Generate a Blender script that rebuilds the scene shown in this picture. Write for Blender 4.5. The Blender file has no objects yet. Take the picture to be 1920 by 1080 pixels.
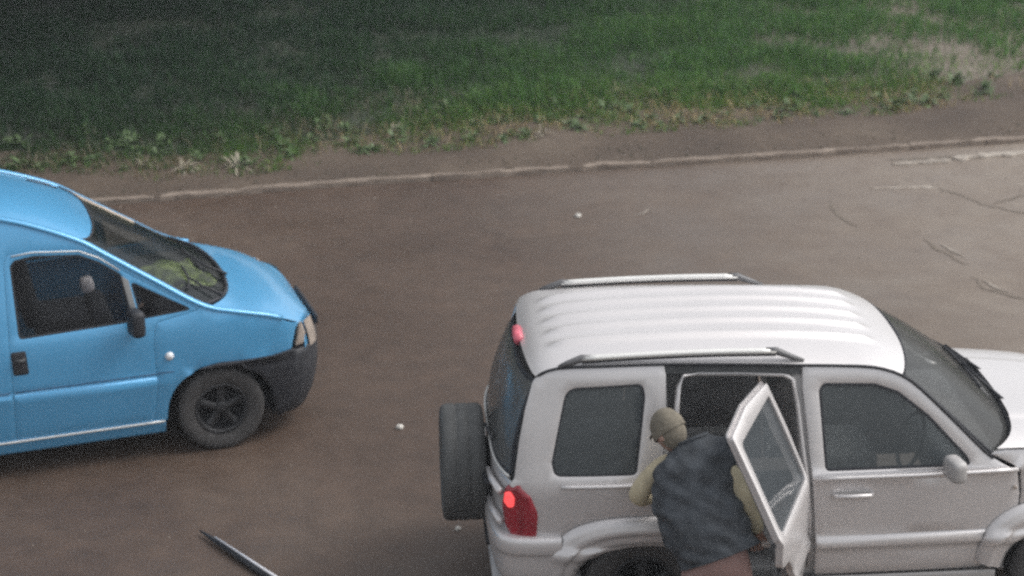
import bpy, bmesh, math, random
import numpy as np
from mathutils import Vector, Matrix, noise
from mathutils.geometry import delaunay_2d_cdt

random.seed(7); RNG = np.random.default_rng(7)
SC = bpy.context.scene
COL = SC.collection
R = math.radians

# ------------------------------------------------------------------ camera
CAM_POS = (-1.5047, -11.3941, 6.2744)
YAW, PITCH, ROLL, FPX = 0.0683, 0.35625, 0.00786, 3704.1
cd = bpy.data.cameras.new('camera'); cam = bpy.data.objects.new('camera', cd); COL.objects.link(cam)
f = Vector((math.sin(YAW)*math.cos(PITCH), math.cos(YAW)*math.cos(PITCH), -math.sin(PITCH)))
r0 = Vector((math.cos(YAW), -math.sin(YAW), 0)); u0 = r0.cross(f)
r = r0*math.cos(ROLL) - u0*math.sin(ROLL); u = r0*math.sin(ROLL) + u0*math.cos(ROLL)
cam.matrix_world = Matrix(((r.x, u.x, -f.x, CAM_POS[0]), (r.y, u.y, -f.y, CAM_POS[1]), (r.z, u.z, -f.z, CAM_POS[2]), (0, 0, 0, 1)))
cd.sensor_width = 36; cd.lens = FPX/1920*36; cd.clip_start = .1; cd.clip_end = 600
cd.dof.use_dof = True; cd.dof.focus_distance = 11.6; cd.dof.aperture_fstop = 1.6
SC.camera = cam

# ------------------------------------------------------------------ light
SUN_EL, SUN_AZ = 50, 86          # azimuth clockwise from +Y
w = bpy.data.worlds.new('World'); SC.world = w; w.use_nodes = True
nt = w.node_tree; nt.nodes.clear()
sky = nt.nodes.new('ShaderNodeTexSky'); sky.sky_type = 'NISHITA'; sky.sun_disc = False
sky.sun_elevation = R(SUN_EL); sky.sun_rotation = R(SUN_AZ); sky.air_density = 1.3; sky.dust_density = 4
hs = nt.nodes.new('ShaderNodeHueSaturation'); hs.inputs['Saturation'].default_value = .22
bg = nt.nodes.new('ShaderNodeBackground'); bg.inputs[1].default_value = .125
wo = nt.nodes.new('ShaderNodeOutputWorld')
nt.links.new(sky.outputs[0], hs.inputs['Color']); nt.links.new(hs.outputs[0], bg.inputs[0]); nt.links.new(bg.outputs[0], wo.inputs[0])
sl = bpy.data.lights.new('sun', 'SUN'); sl.energy = .7; sl.angle = R(28); sl.color = (1, .95, .89)
so = bpy.data.objects.new('sun', sl); COL.objects.link(so)
sd = Vector((math.sin(R(SUN_AZ))*math.cos(R(SUN_EL)), math.cos(R(SUN_AZ))*math.cos(R(SUN_EL)), math.sin(R(SUN_EL))))
so.rotation_euler = sd.to_track_quat('Z', 'Y').to_euler()
SC.view_settings.view_transform = 'Standard'; SC.view_settings.look = 'None'
SC.view_settings.exposure = 0.70; SC.view_settings.gamma = 1
SC.render.engine = 'CYCLES'
SC.cycles.pixel_filter_type = 'BLACKMAN_HARRIS'; SC.cycles.filter_width = 2.7
SC.cycles.max_bounces = 6; SC.cycles.transparent_max_bounces = 8
SC.cycles.use_denoising = False

# ------------------------------------------------------------------ materials
def mat(name, col, rough=.6, metal=0, coat=0, spec=.5, var=.12, scale=6, bump=0, bscale=60, col2=None, detail=4, coord='Object', emit=None):
    m = bpy.data.materials.new(name); m.use_nodes = True; n = m.node_tree; L = n.links
    b = n.nodes['Principled BSDF']
    b.inputs['Roughness'].default_value = rough; b.inputs['Metallic'].default_value = metal
    b.inputs['Coat Weight'].default_value = coat; b.inputs['Coat Roughness'].default_value = .12
    b.inputs['Specular IOR Level'].default_value = spec
    tc = n.nodes.new('ShaderNodeTexCoord')
    nz = n.nodes.new('ShaderNodeTexNoise'); nz.inputs['Scale'].default_value = scale; nz.inputs['Detail'].default_value = detail
    L.new(tc.outputs[coord], nz.inputs['Vector'])
    rp = n.nodes.new('ShaderNodeValToRGB'); rp.color_ramp.elements[0].position = .3; rp.color_ramp.elements[1].position = .7
    c2 = col2 or tuple(c*(1-var) for c in col); c1 = col if col2 else tuple(c*(1+var) for c in col)
    rp.color_ramp.elements[0].color = (*c2, 1); rp.color_ramp.elements[1].color = (*c1, 1)
    L.new(nz.outputs['Fac'], rp.inputs[0]); L.new(rp.outputs[0], b.inputs['Base Color'])
    if bump:
        n2 = n.nodes.new('ShaderNodeTexNoise'); n2.inputs['Scale'].default_value = bscale; n2.inputs['Detail'].default_value = 3
        L.new(tc.outputs[coord], n2.inputs['Vector'])
        bp = n.nodes.new('ShaderNodeBump'); bp.inputs['Strength'].default_value = bump; bp.inputs['Distance'].default_value = .01
        L.new(n2.outputs['Fac'], bp.inputs['Height']); L.new(bp.outputs[0], b.inputs['Normal'])
    if emit:
        b.inputs['Emission Color'].default_value = (*emit[0], 1); b.inputs['Emission Strength'].default_value = emit[1]
    return m

def glass_mat(name, tint, rough=.06, trans=.55, base=(.012, .016, .018)):
    m = bpy.data.materials.new(name); m.use_nodes = True; n = m.node_tree; n.nodes.clear(); L = n.links
    o = n.nodes.new('ShaderNodeOutputMaterial')
    t = n.nodes.new('ShaderNodeBsdfTransparent'); t.inputs[0].default_value = (*tint, 1)
    p = n.nodes.new('ShaderNodeBsdfPrincipled'); p.inputs['Base Color'].default_value = (*base, 1)
    p.inputs['Roughness'].default_value = rough; p.inputs['Specular IOR Level'].default_value = .5
    tc = n.nodes.new('ShaderNodeTexCoord'); nz = n.nodes.new('ShaderNodeTexNoise'); nz.inputs['Scale'].default_value = 3.5
    L.new(tc.outputs['Object'], nz.inputs['Vector'])
    bp = n.nodes.new('ShaderNodeBump'); bp.inputs['Strength'].default_value = .08; bp.inputs['Distance'].default_value = .05
    L.new(nz.outputs['Fac'], bp.inputs['Height']); L.new(bp.outputs[0], p.inputs['Normal'])
    mx = n.nodes.new('ShaderNodeMixShader'); mx.inputs[0].default_value = 1-trans
    L.new(t.outputs[0], mx.inputs[1]); L.new(p.outputs[0], mx.inputs[2]); L.new(mx.outputs[0], o.inputs[0])
    return m

M = {}
M['silver'] = mat('silver_paint', (.655, .635, .635), .37, .46, .25, var=.03, scale=2)
M['silver_low'] = mat('silver_grey_cladding', (.40, .39, .385), .5, .1, .1, var=.05, scale=5)
M['blue'] = mat('blue_paint', (.095, .37, .66), .34, .22, .6, var=.06, scale=1.6)
M['black'] = mat('black_plastic', (.019, .021, .027), .6, var=.2, scale=14, bump=.1)
M['grey_plastic'] = mat('dark_grey_plastic', (.06, .063, .066), .6, var=.2, scale=14)
M['rubber'] = mat('tyre_rubber', (.055, .053, .053), .85, var=.25, scale=20, bump=.3, bscale=80)
M['spare'] = mat('spare_rubber', (.075, .078, .078), .7, var=.15, scale=9, bump=.15, bscale=60)
M['blue_dark'] = mat('crease_shade_blue', (.03, .09, .18), .6)  # dark tubes in this colour paint the shade line of the body crease
M['rim_dark'] = mat('dark_shaded_rim', (.030, .031, .034), .6, .3, var=.25, scale=10)  # dark rim colour; on the silver car it holds the wheel-well shade
M['rim'] = mat('alloy_rim', (.35, .35, .35), .4, .7, var=.1)
M['arch_dark'] = mat('wheel_well', (.012, .012, .014), .95, var=.2)
M['interior'] = mat('grey_trim', (.45, .45, .46), .8, var=.2, scale=8)
M['seat_dark'] = mat('dark_seat_cloth', (.035, .034, .042), .9, var=.2, scale=30)
M['seat'] = mat('seat_cloth', (.45, .44, .44), .9, var=.2, scale=30)
M['headrest'] = mat('pale_cloth', (.78, .68, .70), .9, var=.1, scale=30)
M['trim_grey'] = mat('grey_door_trim', (.30, .30, .305), .7, var=.08, scale=12)
M['headliner'] = mat('headliner', (.62, .60, .58), .9, var=.06, scale=20)
M['glass_door'] = glass_mat('door_glass', (.7, .76, .8), trans=.22, base=(.07, .08, .088))
M['foot'] = mat('grey_foot', (.13, .13, .135), .5, .2)
M['glass_side'] = glass_mat('tinted_glass', (.80, .86, .88), trans=.30, base=(.085, .098, .105))
M['glass_grey'] = glass_mat('grey_windscreen', (.6, .62, .62), trans=.45, base=(.085, .088, .088), rough=.15)  # windscreen glass with a paler grey base
M['glass_rear'] = glass_mat('rear_glass', (.7, .76, .8), trans=.15, base=(.12, .125, .125), rough=.2)
M['glass_screen'] = glass_mat('windscreen_glass', (.7, .75, .74), trans=.55, base=(.02, .026, .028), rough=.08)
M['glass_van'] = glass_mat('van_side_glass', (.75, .78, .8), trans=.72, base=(.015, .016, .02))
M['red'] = mat('red_lens', (.30, .022, .035), .25, coat=.4, var=.25, scale=14)
M['redlit'] = mat('red_lit_lens', (.85, .06, .07), .3, var=.15, scale=20, emit=((1, .10, .10), .55))
M['red_pale'] = mat('faded_red_lens', (.66, .14, .19), .3, var=.15, scale=20)
M['lens'] = mat('clear_lens', (.34, .29, .25), .2, coat=.5, var=.15, scale=14)
M['lens_white'] = mat('white_lens', (.75, .77, .8), .25, coat=.5, var=.06)
M['chrome'] = mat('bright_rail', (.75, .745, .72), .35, .35, var=.04)
M['reflection_green'] = mat('green_reflection_cloth', (.66, .74, .26), .8, col2=(.05, .08, .035), scale=9)
M['wood'] = mat('pale_wood_trim', (.42, .34, .27), .7, var=.2, scale=8)
M['vest'] = mat('slate_vest', (.052, .060, .070), .8, var=.35, scale=9, bump=.8, bscale=22)
M['shirt'] = mat('straw_shirt', (.55, .48, .33), .9, var=.15, scale=12, bump=.4, bscale=20)
M['trousers'] = mat('dusty_rose_trousers', (.29, .185, .17), .9, var=.12, scale=10, bump=.4, bscale=18)
M['cap'] = mat('khaki_cap', (.18, .16, .125), .95, var=.2, scale=26, bump=.4, bscale=60)
M['skin'] = mat('skin', (.36, .22, .17), .6, var=.08, scale=12)
M['shoe'] = mat('black_shoe', (.02, .02, .022), .5)
M['stone'] = mat('pale_stone', (.55, .53, .49), .8, var=.15, scale=40)
M['steel'] = mat('pale_steel', (.80, .80, .84), .35, .3, var=.1, scale=9)
M['concrete'] = mat('worn_concrete', (.34, .28, .23), .9, scale=2.2, col2=(.13, .10, .08), bump=.5, bscale=30, coord='Object')
M['bark'] = mat('bark', (.09, .07, .05), .95, var=.3, scale=5, bump=.8, bscale=12)
M['leaf'] = mat('tree_leaves', (.05, .085, .03), .8, var=.4, scale=.6)
M['pale_slab'] = mat('pale_slab', (.46, .42, .37), .85, col2=(.25, .21, .175), scale=5)
M['crack'] = mat('crack_dirt', (.15, .125, .102), .95, var=.2, scale=12)
M['pale_chip'] = mat('pale_mortar', (.32, .28, .24), .9, col2=(.24, .21, .18), scale=16)

# ------------------------------------------------------------------ helpers
def link(name, me, m=None, parent=None, smooth=True):
    o = bpy.data.objects.new(name, me); COL.objects.link(o)
    if m is not None:
        for mm in (m if isinstance(m, (list, tuple)) else [m]): me.materials.append(mm)
    if smooth: me.polygons.foreach_set('use_smooth', [True]*len(me.polygons))
    if parent is not None: o.parent = parent
    return o
def raw(name, vs, fs, m=None, parent=None, smooth=True):
    me = bpy.data.meshes.new(name); me.from_pydata([tuple(v) for v in vs], [], fs); me.update()
    return link(name, me, m, parent, smooth)
def thing(name, label, cat, loc=(0, 0, 0), rz=0, group=None):
    o = bpy.data.objects.new(name, None); COL.objects.link(o); o.empty_display_size = .2
    o.location = loc; o.rotation_euler = (0, 0, rz); o['label'] = label; o['category'] = cat
    if group: o['group'] = group
    return o
def tag(o, label=None, cat=None, group=None, kind=None):
    if label: o['label'] = label
    if cat: o['category'] = cat
    if group: o['group'] = group
    if kind: o['kind'] = kind
    return o
def recalc(o):
    b = bmesh.new(); b.from_mesh(o.data); bmesh.ops.recalc_face_normals(b, faces=b.faces); b.to_mesh(o.data); b.free()
    return o
def rpoly(pts, rad=.04, step=.04):
    """rounded polygon; a point may be (x, y, radius)"""
    n = len(pts); out = []
    for i in range(n):
        a, b, c = [Vector(pts[j % n][:2]) for j in (i-1, i, i+1)]
        rr = pts[i][2] if len(pts[i]) > 2 else rad
        da, dc = (a-b), (c-b); la, lc = da.length, dc.length
        da.normalize(); dc.normalize(); ang = math.acos(max(-1, min(1, da.dot(dc))))
        if rr <= 0 or ang > 3.05: out.append(b); continue
        t = min(rr/math.tan(ang/2), la*.48, lc*.48)
        p, q = b+da*t, b+dc*t; k = 6 if ang < 2.6 else 3
        for j in range(k+1):
            s = j/k; out.append(p*(1-s)**2 + b*2*s*(1-s) + q*s*s)
    res = []
    for i in range(len(out)):
        a, b = out[i], out[(i+1) % len(out)]; L = (b-a).length
        if L < 1e-4: continue
        k = max(1, int(math.ceil(L/step)))
        for j in range(k): res.append(a.lerp(b, j/k))
    return [(p.x, p.y) for p in res]
def area(p): return sum(p[i-1][0]*p[i][1]-p[i][0]*p[i-1][1] for i in range(len(p)))/2
def inset(p, d):
    if area(p) < 0: d = -d
    n = len(p); o = []
    for i in range(n):
        a, b, c = Vector(p[i-1]), Vector(p[i]), Vector(p[(i+1) % n])
        e1 = (b-a).normalized(); e2 = (c-b).normalized()
        n1 = Vector((-e1.y, e1.x)); n2 = Vector((-e2.y, e2.x)); m = n1+n2
        if m.length < .2: m = n1
        m.normalize(); k = min(2.0, 1/max(.4, m.dot(n1)))
        q = b+m*d*k; o.append((q.x, q.y))
    return o
def pip(px, py, poly):
    inside = np.zeros(len(px), bool); n = len(poly)
    for i in range(n):
        x1, y1 = poly[i-1]; x2, y2 = poly[i]
        if y1 == y2: continue
        c = ((y1 > py) != (y2 > py)) & (px < (x2-x1)*(py-y1)/(y2-y1)+x1)
        inside ^= c
    return inside
def nrm(fn, u_, v_, e=.004):
    p = fn(u_, v_); a = fn(u_+e, v_)-fn(u_-e, v_); b = fn(u_, v_+e)-fn(u_, v_-e)
    k = a.cross(b)
    return k.normalized() if k.length > 1e-12 else Vector((0, 0, 1))
def panel(name, parent, m, outline, fn, holes=(), step=.06, depth=.03, gap=.003, rnd=.004, off=0.0, flip=1, lines=(), skirt=True):
    """curved sheet cut to an outline with rolled edges; fn maps (u, v) to 3-D, flip turns the outward side"""
    outer = inset(outline, gap); loops = [outer] + [inset(h, -gap) for h in holes]
    V2 = []; E = []; bd = []
    for L_ in loops:
        s = len(V2); n = len(L_); V2 += L_; bd += [0.0]*n
        E += [(s+i, s+(i+1) % n) for i in range(n)]
    for k, L_ in enumerate(loops):
        q = inset(L_, .010 if k == 0 else -.010)
        ox, oy = np.array([a for a, _ in q]), np.array([b for _, b in q])
        ok = pip(ox, oy, outer)
        for h in loops[1:]: ok &= ~pip(ox, oy, h)
        for i, o_ in enumerate(ok):
            if o_: V2.append(q[i]); bd.append(1.0)
    for ln in lines:
        s = len(V2)
        for p in ln: V2.append(p); bd.append(1.0)
        E += [(s+i, s+i+1) for i in range(len(ln)-1)]
    xs = [p[0] for p in outer]; ys = [p[1] for p in outer]
    gx, gy = np.meshgrid(np.arange(min(xs), max(xs), step), np.arange(min(ys), max(ys), step)); gx = gx.ravel(); gy = gy.ravel()
    ok = pip(gx, gy, inset(outer, step*.45))
    for h in loops[1:]: ok &= ~pip(gx, gy, inset(h, -step*.45))
    for x_, y_ in zip(gx[ok], gy[ok]): V2.append((float(x_), float(y_))); bd.append(1.0)
    rv, re, rf, ov, oe, of = delaunay_2d_cdt([Vector(p) for p in V2], E, [], 0, 1e-5)
    rv = [(v.x, v.y) for v in rv]
    tri = [f_ for f_ in rf]
    cx = np.array([sum(rv[i][0] for i in f_)/len(f_) for f_ in tri]); cy = np.array([sum(rv[i][1] for i in f_)/len(f_) for f_ in tri])
    keep = pip(cx, cy, outer)
    for h in loops[1:]: keep &= ~pip(cx, cy, h)
    tri = [f_ for f_, k in zip(tri, keep) if k]
    nl = sum(len(l) for l in loops)
    isb = [any(j < nl for j in o_) if o_ else False for o_ in ov]
    P3 = []
    for (a, b), ib in zip(rv, isb):
        n_ = nrm(fn, a, b)*flip
        P3.append(fn(a, b) + n_*(off-(rnd if ib else 0)))
    # orientation
    if tri:
        f0 = tri[len(tri)//2]; nn = (P3[f0[1]]-P3[f0[0]]).cross(P3[f0[2]]-P3[f0[0]])
        if nn.dot(nrm(fn, *rv[f0[0]])*flip) < 0: tri = [f_[::-1] for f_ in tri]
    F = [list(f_) for f_ in tri]
    if skirt:
        cnt = {}
        for f_ in tri:
            for i in range(len(f_)):
                e = (f_[i], f_[(i+1) % len(f_)]); cnt[e] = 1
        be = [e for e in cnt if (e[1], e[0]) not in cnt]
        mp = {}
        for a, b in be:
            for i in (a, b):
                if i not in mp:
                    n_ = nrm(fn, *rv[i])*flip; mp[i] = (len(P3), len(P3)+1)
                    P3.append(P3[i].copy()); P3.append(P3[i]-n_*depth)
            F.append([mp[b][0], mp[a][0], mp[a][1], mp[b][1]])
    return raw(name, P3, F, m, parent)
def grid(name, parent, m, fn, nu, nv, flip=False, closed=False):
    P = [fn(i/nu, j/nv) for j in range(nv+1) for i in range(nu+1)]; F = []
    for j in range(nv):
        for i in range(nu):
            q = [j*(nu+1)+i, j*(nu+1)+i+1, (j+1)*(nu+1)+i+1, (j+1)*(nu+1)+i]
            F.append(q[::-1] if flip else q)
    return raw(name, P, F, m, parent)
def tube(name, parent, m, pts, rad, seg=8, flat=None):
    pts = [Vector(p) for p in pts]; n = len(pts); V = []; F = []
    for i, p in enumerate(pts):
        t = (pts[min(i+1, n-1)]-pts[max(i-1, 0)]).normalized()
        up = Vector((0, 0, 1)) if abs(t.z) < .9 else Vector((1, 0, 0))
        a = t.cross(up).normalized(); b = a.cross(t).normalized()
        rr = rad[i] if isinstance(rad, (list, tuple)) else rad
        ra, rb = (rr, rr) if flat is None else (rr*flat[0], rr*flat[1])
        for k in range(seg):
            an = 2*math.pi*(k+.5)/seg; V.append(p+a*ra*math.cos(an)+b*rb*math.sin(an))
    for i in range(n-1):
        for k in range(seg): F.append([i*seg+k, i*seg+(k+1) % seg, (i+1)*seg+(k+1) % seg, (i+1)*seg+k])
    F.append(list(range(seg))[::-1]); F.append([(n-1)*seg+k for k in range(seg)])
    return recalc(raw(name, V, F, m, parent))
def rbox(name, parent, m, c, s, bev=.02, rot=None, seg=2, smooth=True):
    b = bmesh.new(); bmesh.ops.create_cube(b, size=1); bmesh.ops.scale(b, vec=s, verts=b.verts)
    bmesh.ops.bevel(b, geom=b.edges[:], offset=min(bev, min(s)*.45), segments=seg, affect='EDGES', profile=.6)
    if rot: bmesh.ops.rotate(b, cent=(0, 0, 0), matrix=Matrix.Rotation(rot[1], 3, rot[0]), verts=b.verts)
    bmesh.ops.translate(b, vec=c, verts=b.verts)
    me = bpy.data.meshes.new(name); b.to_mesh(me); b.free(); return link(name, me, m, parent, smooth)
def lathe(name, parent, m, prof, cen, axis='y', seg=40, ph=0):
    """prof: (radius, along-axis) pairs"""
    V = []; F = []; n = len(prof)
    for k in range(seg):
        an = 2*math.pi*k/seg+ph; c, s = math.cos(an), math.sin(an)
        for (rr, h) in prof:
            V.append((cen[0]+rr*c, cen[1]+h, cen[2]+rr*s) if axis == 'y' else (cen[0]+h, cen[1]+rr*c, cen[2]+rr*s))
    for k in range(seg):
        for i in range(n-1): F.append([k*n+i, k*n+i+1, ((k+1) % seg)*n+i+1, ((k+1) % seg)*n+i])
    return recalc(raw(name, V, F, m, parent))
def interp(x, pts):
    if x <= pts[0][0]: return pts[0][1]
    for i in range(len(pts)-1):
        (a, b), (c, d) = pts[i], pts[i+1]
        if x <= c:
            t = (x-a)/(c-a)
            # catmull-rom flavoured smooth interpolation
            m0 = (d-pts[i-1][1])/(c-pts[i-1][0]) if i > 0 else (d-b)/(c-a)
            m1 = (pts[i+2][1]-b)/(pts[i+2][0]-a) if i+2 < len(pts) else (d-b)/(c-a)
            h = c-a; t2, t3 = t*t, t*t*t
            return (2*t3-3*t2+1)*b+(t3-2*t2+t)*h*m0+(-2*t3+3*t2)*d+(t3-t2)*h*m1
    return pts[-1][1]
def lin(x, pts):
    if x <= pts[0][0]: return pts[0][1]
    for (a, b), (c, d) in zip(pts, pts[1:]):
        if x <= c: return b+(d-b)*(x-a)/(c-a)
    return pts[-1][1]
def sup(cx, cz, hw, hh, ex, a0, a1, n):
    """arc of a superellipse"""
    o = []
    for i in range(n+1):
        a = a0+(a1-a0)*i/n; c, s = math.cos(a), math.sin(a)
        o.append((cx+hw*math.copysign(abs(c)**(2/ex), c), cz+hh*math.copysign(abs(s)**(2/ex), s)))
    return o
def wheel(parent, cx, cy, rad, wid, side, rimr, tm, rm, spokes=5, name='wheel'):
    """side -1: outer face towards -y"""
    wh = raw(name, [(cx, cy+i*.001, rad) for i in range(3)], [], None, parent)
    h = wid/2; s = side
    prof = [(rimr, -h*.75), (rimr+.012, -h*.86), (rad*.86, -h), (rad*.94, -h*.94), (rad*.985, -h*.80), (rad, -h*.6), (rad, -h*.3), (rad*.985, -h*.27), (rad*.985, -h*.2), (rad, -h*.17), (rad, h*.17), (rad*.985, h*.2), (rad*.985, h*.27), (rad, h*.3), (rad, h*.6), (rad*.985, h*.8), (rad*.94, h*.94), (rad*.86, h), (rimr, h*.8), (rimr, -h*.75)]
    lathe('tyre', wh, tm, prof, (cx, cy, rad), 'y', 56)
    V = []; F = []
    rm_ = [(rimr+.004, s*h*.80), (rimr-.008, s*h*.78), (rimr-.02, s*h*.60), (rimr-.03, s*h*.1), (.06, s*h*.02), (.0005, s*h*.02)]
    lathe('rim', wh, [M['arch_dark']] if spokes else rm, rm_, (cx, cy, rad), 'y', 40)
    b = bmesh.new()
    for k in range(spokes):
        a = 2*math.pi*k/spokes+.3
        ring = []
        for (rr, hw, hh) in ((.045, .034, .62), (rimr*.5, .030, .66), (rimr-.012, .046, .56)):
            for (q, dz) in ((-1, -.025), (-.75, 0), (.75, 0), (1, -.025)):
                x = rr*math.cos(a)-q*hw*math.sin(a); z = rr*math.sin(a)+q*hw*math.cos(a)
                ring.append(b.verts.new((cx+x, cy+s*(h*hh+dz), rad+z)))
        for i in range(2):
            for j in range(3): b.faces.new([ring[i*4+j], ring[i*4+j+1], ring[i*4+4+j+1], ring[i*4+4+j]])
    if spokes:
        bmesh.ops.recalc_face_normals(b, faces=b.faces)
        me = bpy.data.meshes.new('spokes'); b.to_mesh(me); link('spokes', me, rm, wh)
        lathe('rim_lip', wh, rm, [(rimr+.006, s*h*.80), (rimr+.002, s*h*.88), (rimr-.018, s*h*.84), (rimr-.022, s*h*.55)], (cx, cy, rad), 'y', 40)
    b.free()
    lathe('hub_cap', wh, rm, [(.0005, s*h*.72), (.03, s*h*.72), (.045, s*h*.66), (.05, s*h*.4)], (cx, cy, rad), 'y', 20)
    return wh
def mirror_obj(o, name=None):
    me = o.data.copy(); me.transform(Matrix.Diagonal((1, -1, 1, 1))); me.flip_normals()
    c = bpy.data.objects.new(name or o.name.split('.')[0], me); COL.objects.link(c); c.parent = o.parent
    return c
def mirror_tree(o):
    c = mirror_obj(o)
    for ch in [x for x in bpy.data.objects if x.parent == o]:
        k = mirror_obj(ch); k.parent = c
    return c

# ================================================================== SETTING
# kerb direction
K0 = Vector((-4.34, 8.24)); K1 = Vector((5.59, 9.55)); KD = (K1-K0).normalized(); KN = Vector((-KD.y, KD.x))
def kerb_y(x):
    return lin(x, [(-40, 4.6), (-4.34, 8.24), (-2.05, 8.64), (-.11, 8.86), (.71, 8.97), (3.09, 9.24), (5.59, 9.58), (60, 16.5)])
def grass_y(x): return lin(x, [(-40, 7.5), (-4.9, 9.65), (-3.9, 9.25), (-3.1, 9.3), (-1.6, 9.9), (.2, 10.25), (1.5, 10.6), (3.4, 10.75), (4.7, 11.1), (6.2, 11.8), (60, 28)])

def ground_material(name, kind):
    m = bpy.data.materials.new(name); m.use_nodes = True; n = m.node_tree; L = n.links; b = n.nodes['Principled BSDF']
    tc = n.nodes.new('ShaderNodeTexCoord')
    def nz(scale, detail=5, rough=.55, dist=0):
        t = n.nodes.new('ShaderNodeTexNoise'); t.inputs['Scale'].default_value = scale; t.inputs['Detail'].default_value = detail
        t.inputs['Roughness'].default_value = rough; t.inputs['Distortion'].default_value = dist
        L.new(tc.outputs['Object'], t.inputs['Vector']); return t
    def ramp(src, stops):
        r_ = n.nodes.new('ShaderNodeValToRGB'); cr = r_.color_ramp
        cr.elements[0].position, cr.elements[0].color = stops[0][0], (*stops[0][1], 1)
        cr.elements[1].position, cr.elements[1].color = stops[-1][0], (*stops[-1][1], 1)
        for p, c in stops[1:-1]: e = cr.elements.new(p); e.color = (*c, 1)
        L.new(src, r_.inputs[0]); return r_
    def mixc(mode, fac, a, c):
        x = n.nodes.new('ShaderNodeMix'); x.data_type = 'RGBA'; x.blend_type = mode
        if isinstance(fac, float): x.inputs[0].default_value = fac
        else: L.new(fac, x.inputs[0])
        L.new(a, x.inputs[6]); L.new(c, x.inputs[7]); return x.outputs[2]
    if kind == 'road':
        big = ramp(nz(.35, 4, .5, .3).outputs['Fac'], [(.32, (.052, .033, .024)), (.55, (.074, .049, .036)), (.72, (.096, .069, .053))])
        mid = ramp(nz(4.5, 6, .65).outputs['Fac'], [(.3, (.80, .80, .80)), (.7, (1.18, 1.17, 1.15))])
        fine = ramp(nz(95, 2, .7).outputs['Fac'], [(.28, (.45, .45, .45)), (.5, (1, 1, 1)), (.74, (1.9, 1.87, 1.83))])
        c = mixc('MULTIPLY', 1.0, big.outputs[0], mid.outputs[0]); c = mixc('MULTIPLY', 1.0, c, fine.outputs[0])
        # older, paler cement-coloured surfacing at the right hand end, ragged edge; its colour also carries the road's left-to-right light gradient
        sx = n.nodes.new('ShaderNodeSeparateXYZ'); L.new(tc.outputs['Object'], sx.inputs[0])
        ma = n.nodes.new('ShaderNodeMath'); ma.operation = 'MULTIPLY_ADD'; ma.inputs[1].default_value = 2.2; L.new(nz(.9, 5).outputs['Fac'], ma.inputs[0]); L.new(sx.outputs[0], ma.inputs[2])
        mr = n.nodes.new('ShaderNodeMapRange'); mr.inputs[1].default_value = .6; mr.inputs[2].default_value = 6.6; L.new(ma.outputs[0], mr.inputs[0])
        pale = ramp(nz(2.4, 6, .6).outputs['Fac'], [(.3, (.165, .130, .103)), (.7, (.225, .188, .153))])
        pl = mixc('MULTIPLY', 1.0, pale.outputs[0], fine.outputs[0])
        c = mixc('MIX', mr.outputs[0], c, pl)
        # small pale scuffs
        sc = ramp(nz(1.7, 3, .5, .2).outputs['Fac'], [(.70, (0, 0, 0)), (.76, (.35, .35, .35))])
        gr = n.nodes.new('ShaderNodeRGB'); gr.outputs[0].default_value = (.2, .165, .13, 1)
        c = mixc('MIX', sc.outputs[0], c, gr.outputs[0])
        ro = ramp(nz(1.1, 4).outputs['Fac'], [(.36, (.46, .46, .46)), (.64, (.66, .66, .66))])
        L.new(ro.outputs[0], b.inputs['Roughness'])
        bs, bd_, sc_ = .35, .004, 120
    elif kind == 'pavement':
        big = ramp(nz(.8, 5, .6, .4).outputs['Fac'], [(.3, (.060, .043, .032)), (.55, (.088, .065, .048)), (.75, (.125, .098, .075))])
        fine = ramp(nz(30, 4, .7).outputs['Fac'], [(.28, (.65, .65, .65)), (.74, (1.4, 1.38, 1.34))])
        c = mixc('MULTIPLY', 1.0, big.outputs[0], fine.outputs[0]); b.inputs['Roughness'].default_value = .9
        bs, bd_, sc_ = .6, .01, 40
    else:
        big = ramp(nz(.7, 5, .6, .4).outputs['Fac'], [(.3, (.022, .032, .020)), (.55, (.034, .045, .026)), (.8, (.055, .055, .036))])
        fine = ramp(nz(25, 4, .7).outputs['Fac'], [(.28, (.6, .6, .6)), (.74, (1.4, 1.4, 1.4))])
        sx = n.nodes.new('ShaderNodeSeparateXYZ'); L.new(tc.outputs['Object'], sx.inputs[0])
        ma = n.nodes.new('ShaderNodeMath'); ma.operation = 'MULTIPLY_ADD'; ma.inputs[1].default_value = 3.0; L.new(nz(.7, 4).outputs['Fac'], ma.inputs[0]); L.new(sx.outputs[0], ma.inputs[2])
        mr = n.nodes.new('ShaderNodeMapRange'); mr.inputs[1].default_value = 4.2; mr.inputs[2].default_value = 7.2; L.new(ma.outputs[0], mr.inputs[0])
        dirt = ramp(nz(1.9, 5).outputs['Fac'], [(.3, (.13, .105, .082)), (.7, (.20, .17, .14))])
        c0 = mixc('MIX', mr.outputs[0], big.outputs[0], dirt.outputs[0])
        c = mixc('MULTIPLY', 1.0, c0, fine.outputs[0]); b.inputs['Roughness'].default_value = .95
        bs, bd_, sc_ = .8, .02, 20
    L.new(c, b.inputs['Base Color'])
    bp = n.nodes.new('ShaderNodeBump'); bp.inputs['Strength'].default_value = bs; bp.inputs['Distance'].default_value = bd_
    L.new(nz(sc_, 3).outputs['Fac'], bp.inputs['Height']); L.new(bp.outputs[0], b.inputs['Normal'])
    return m

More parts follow.
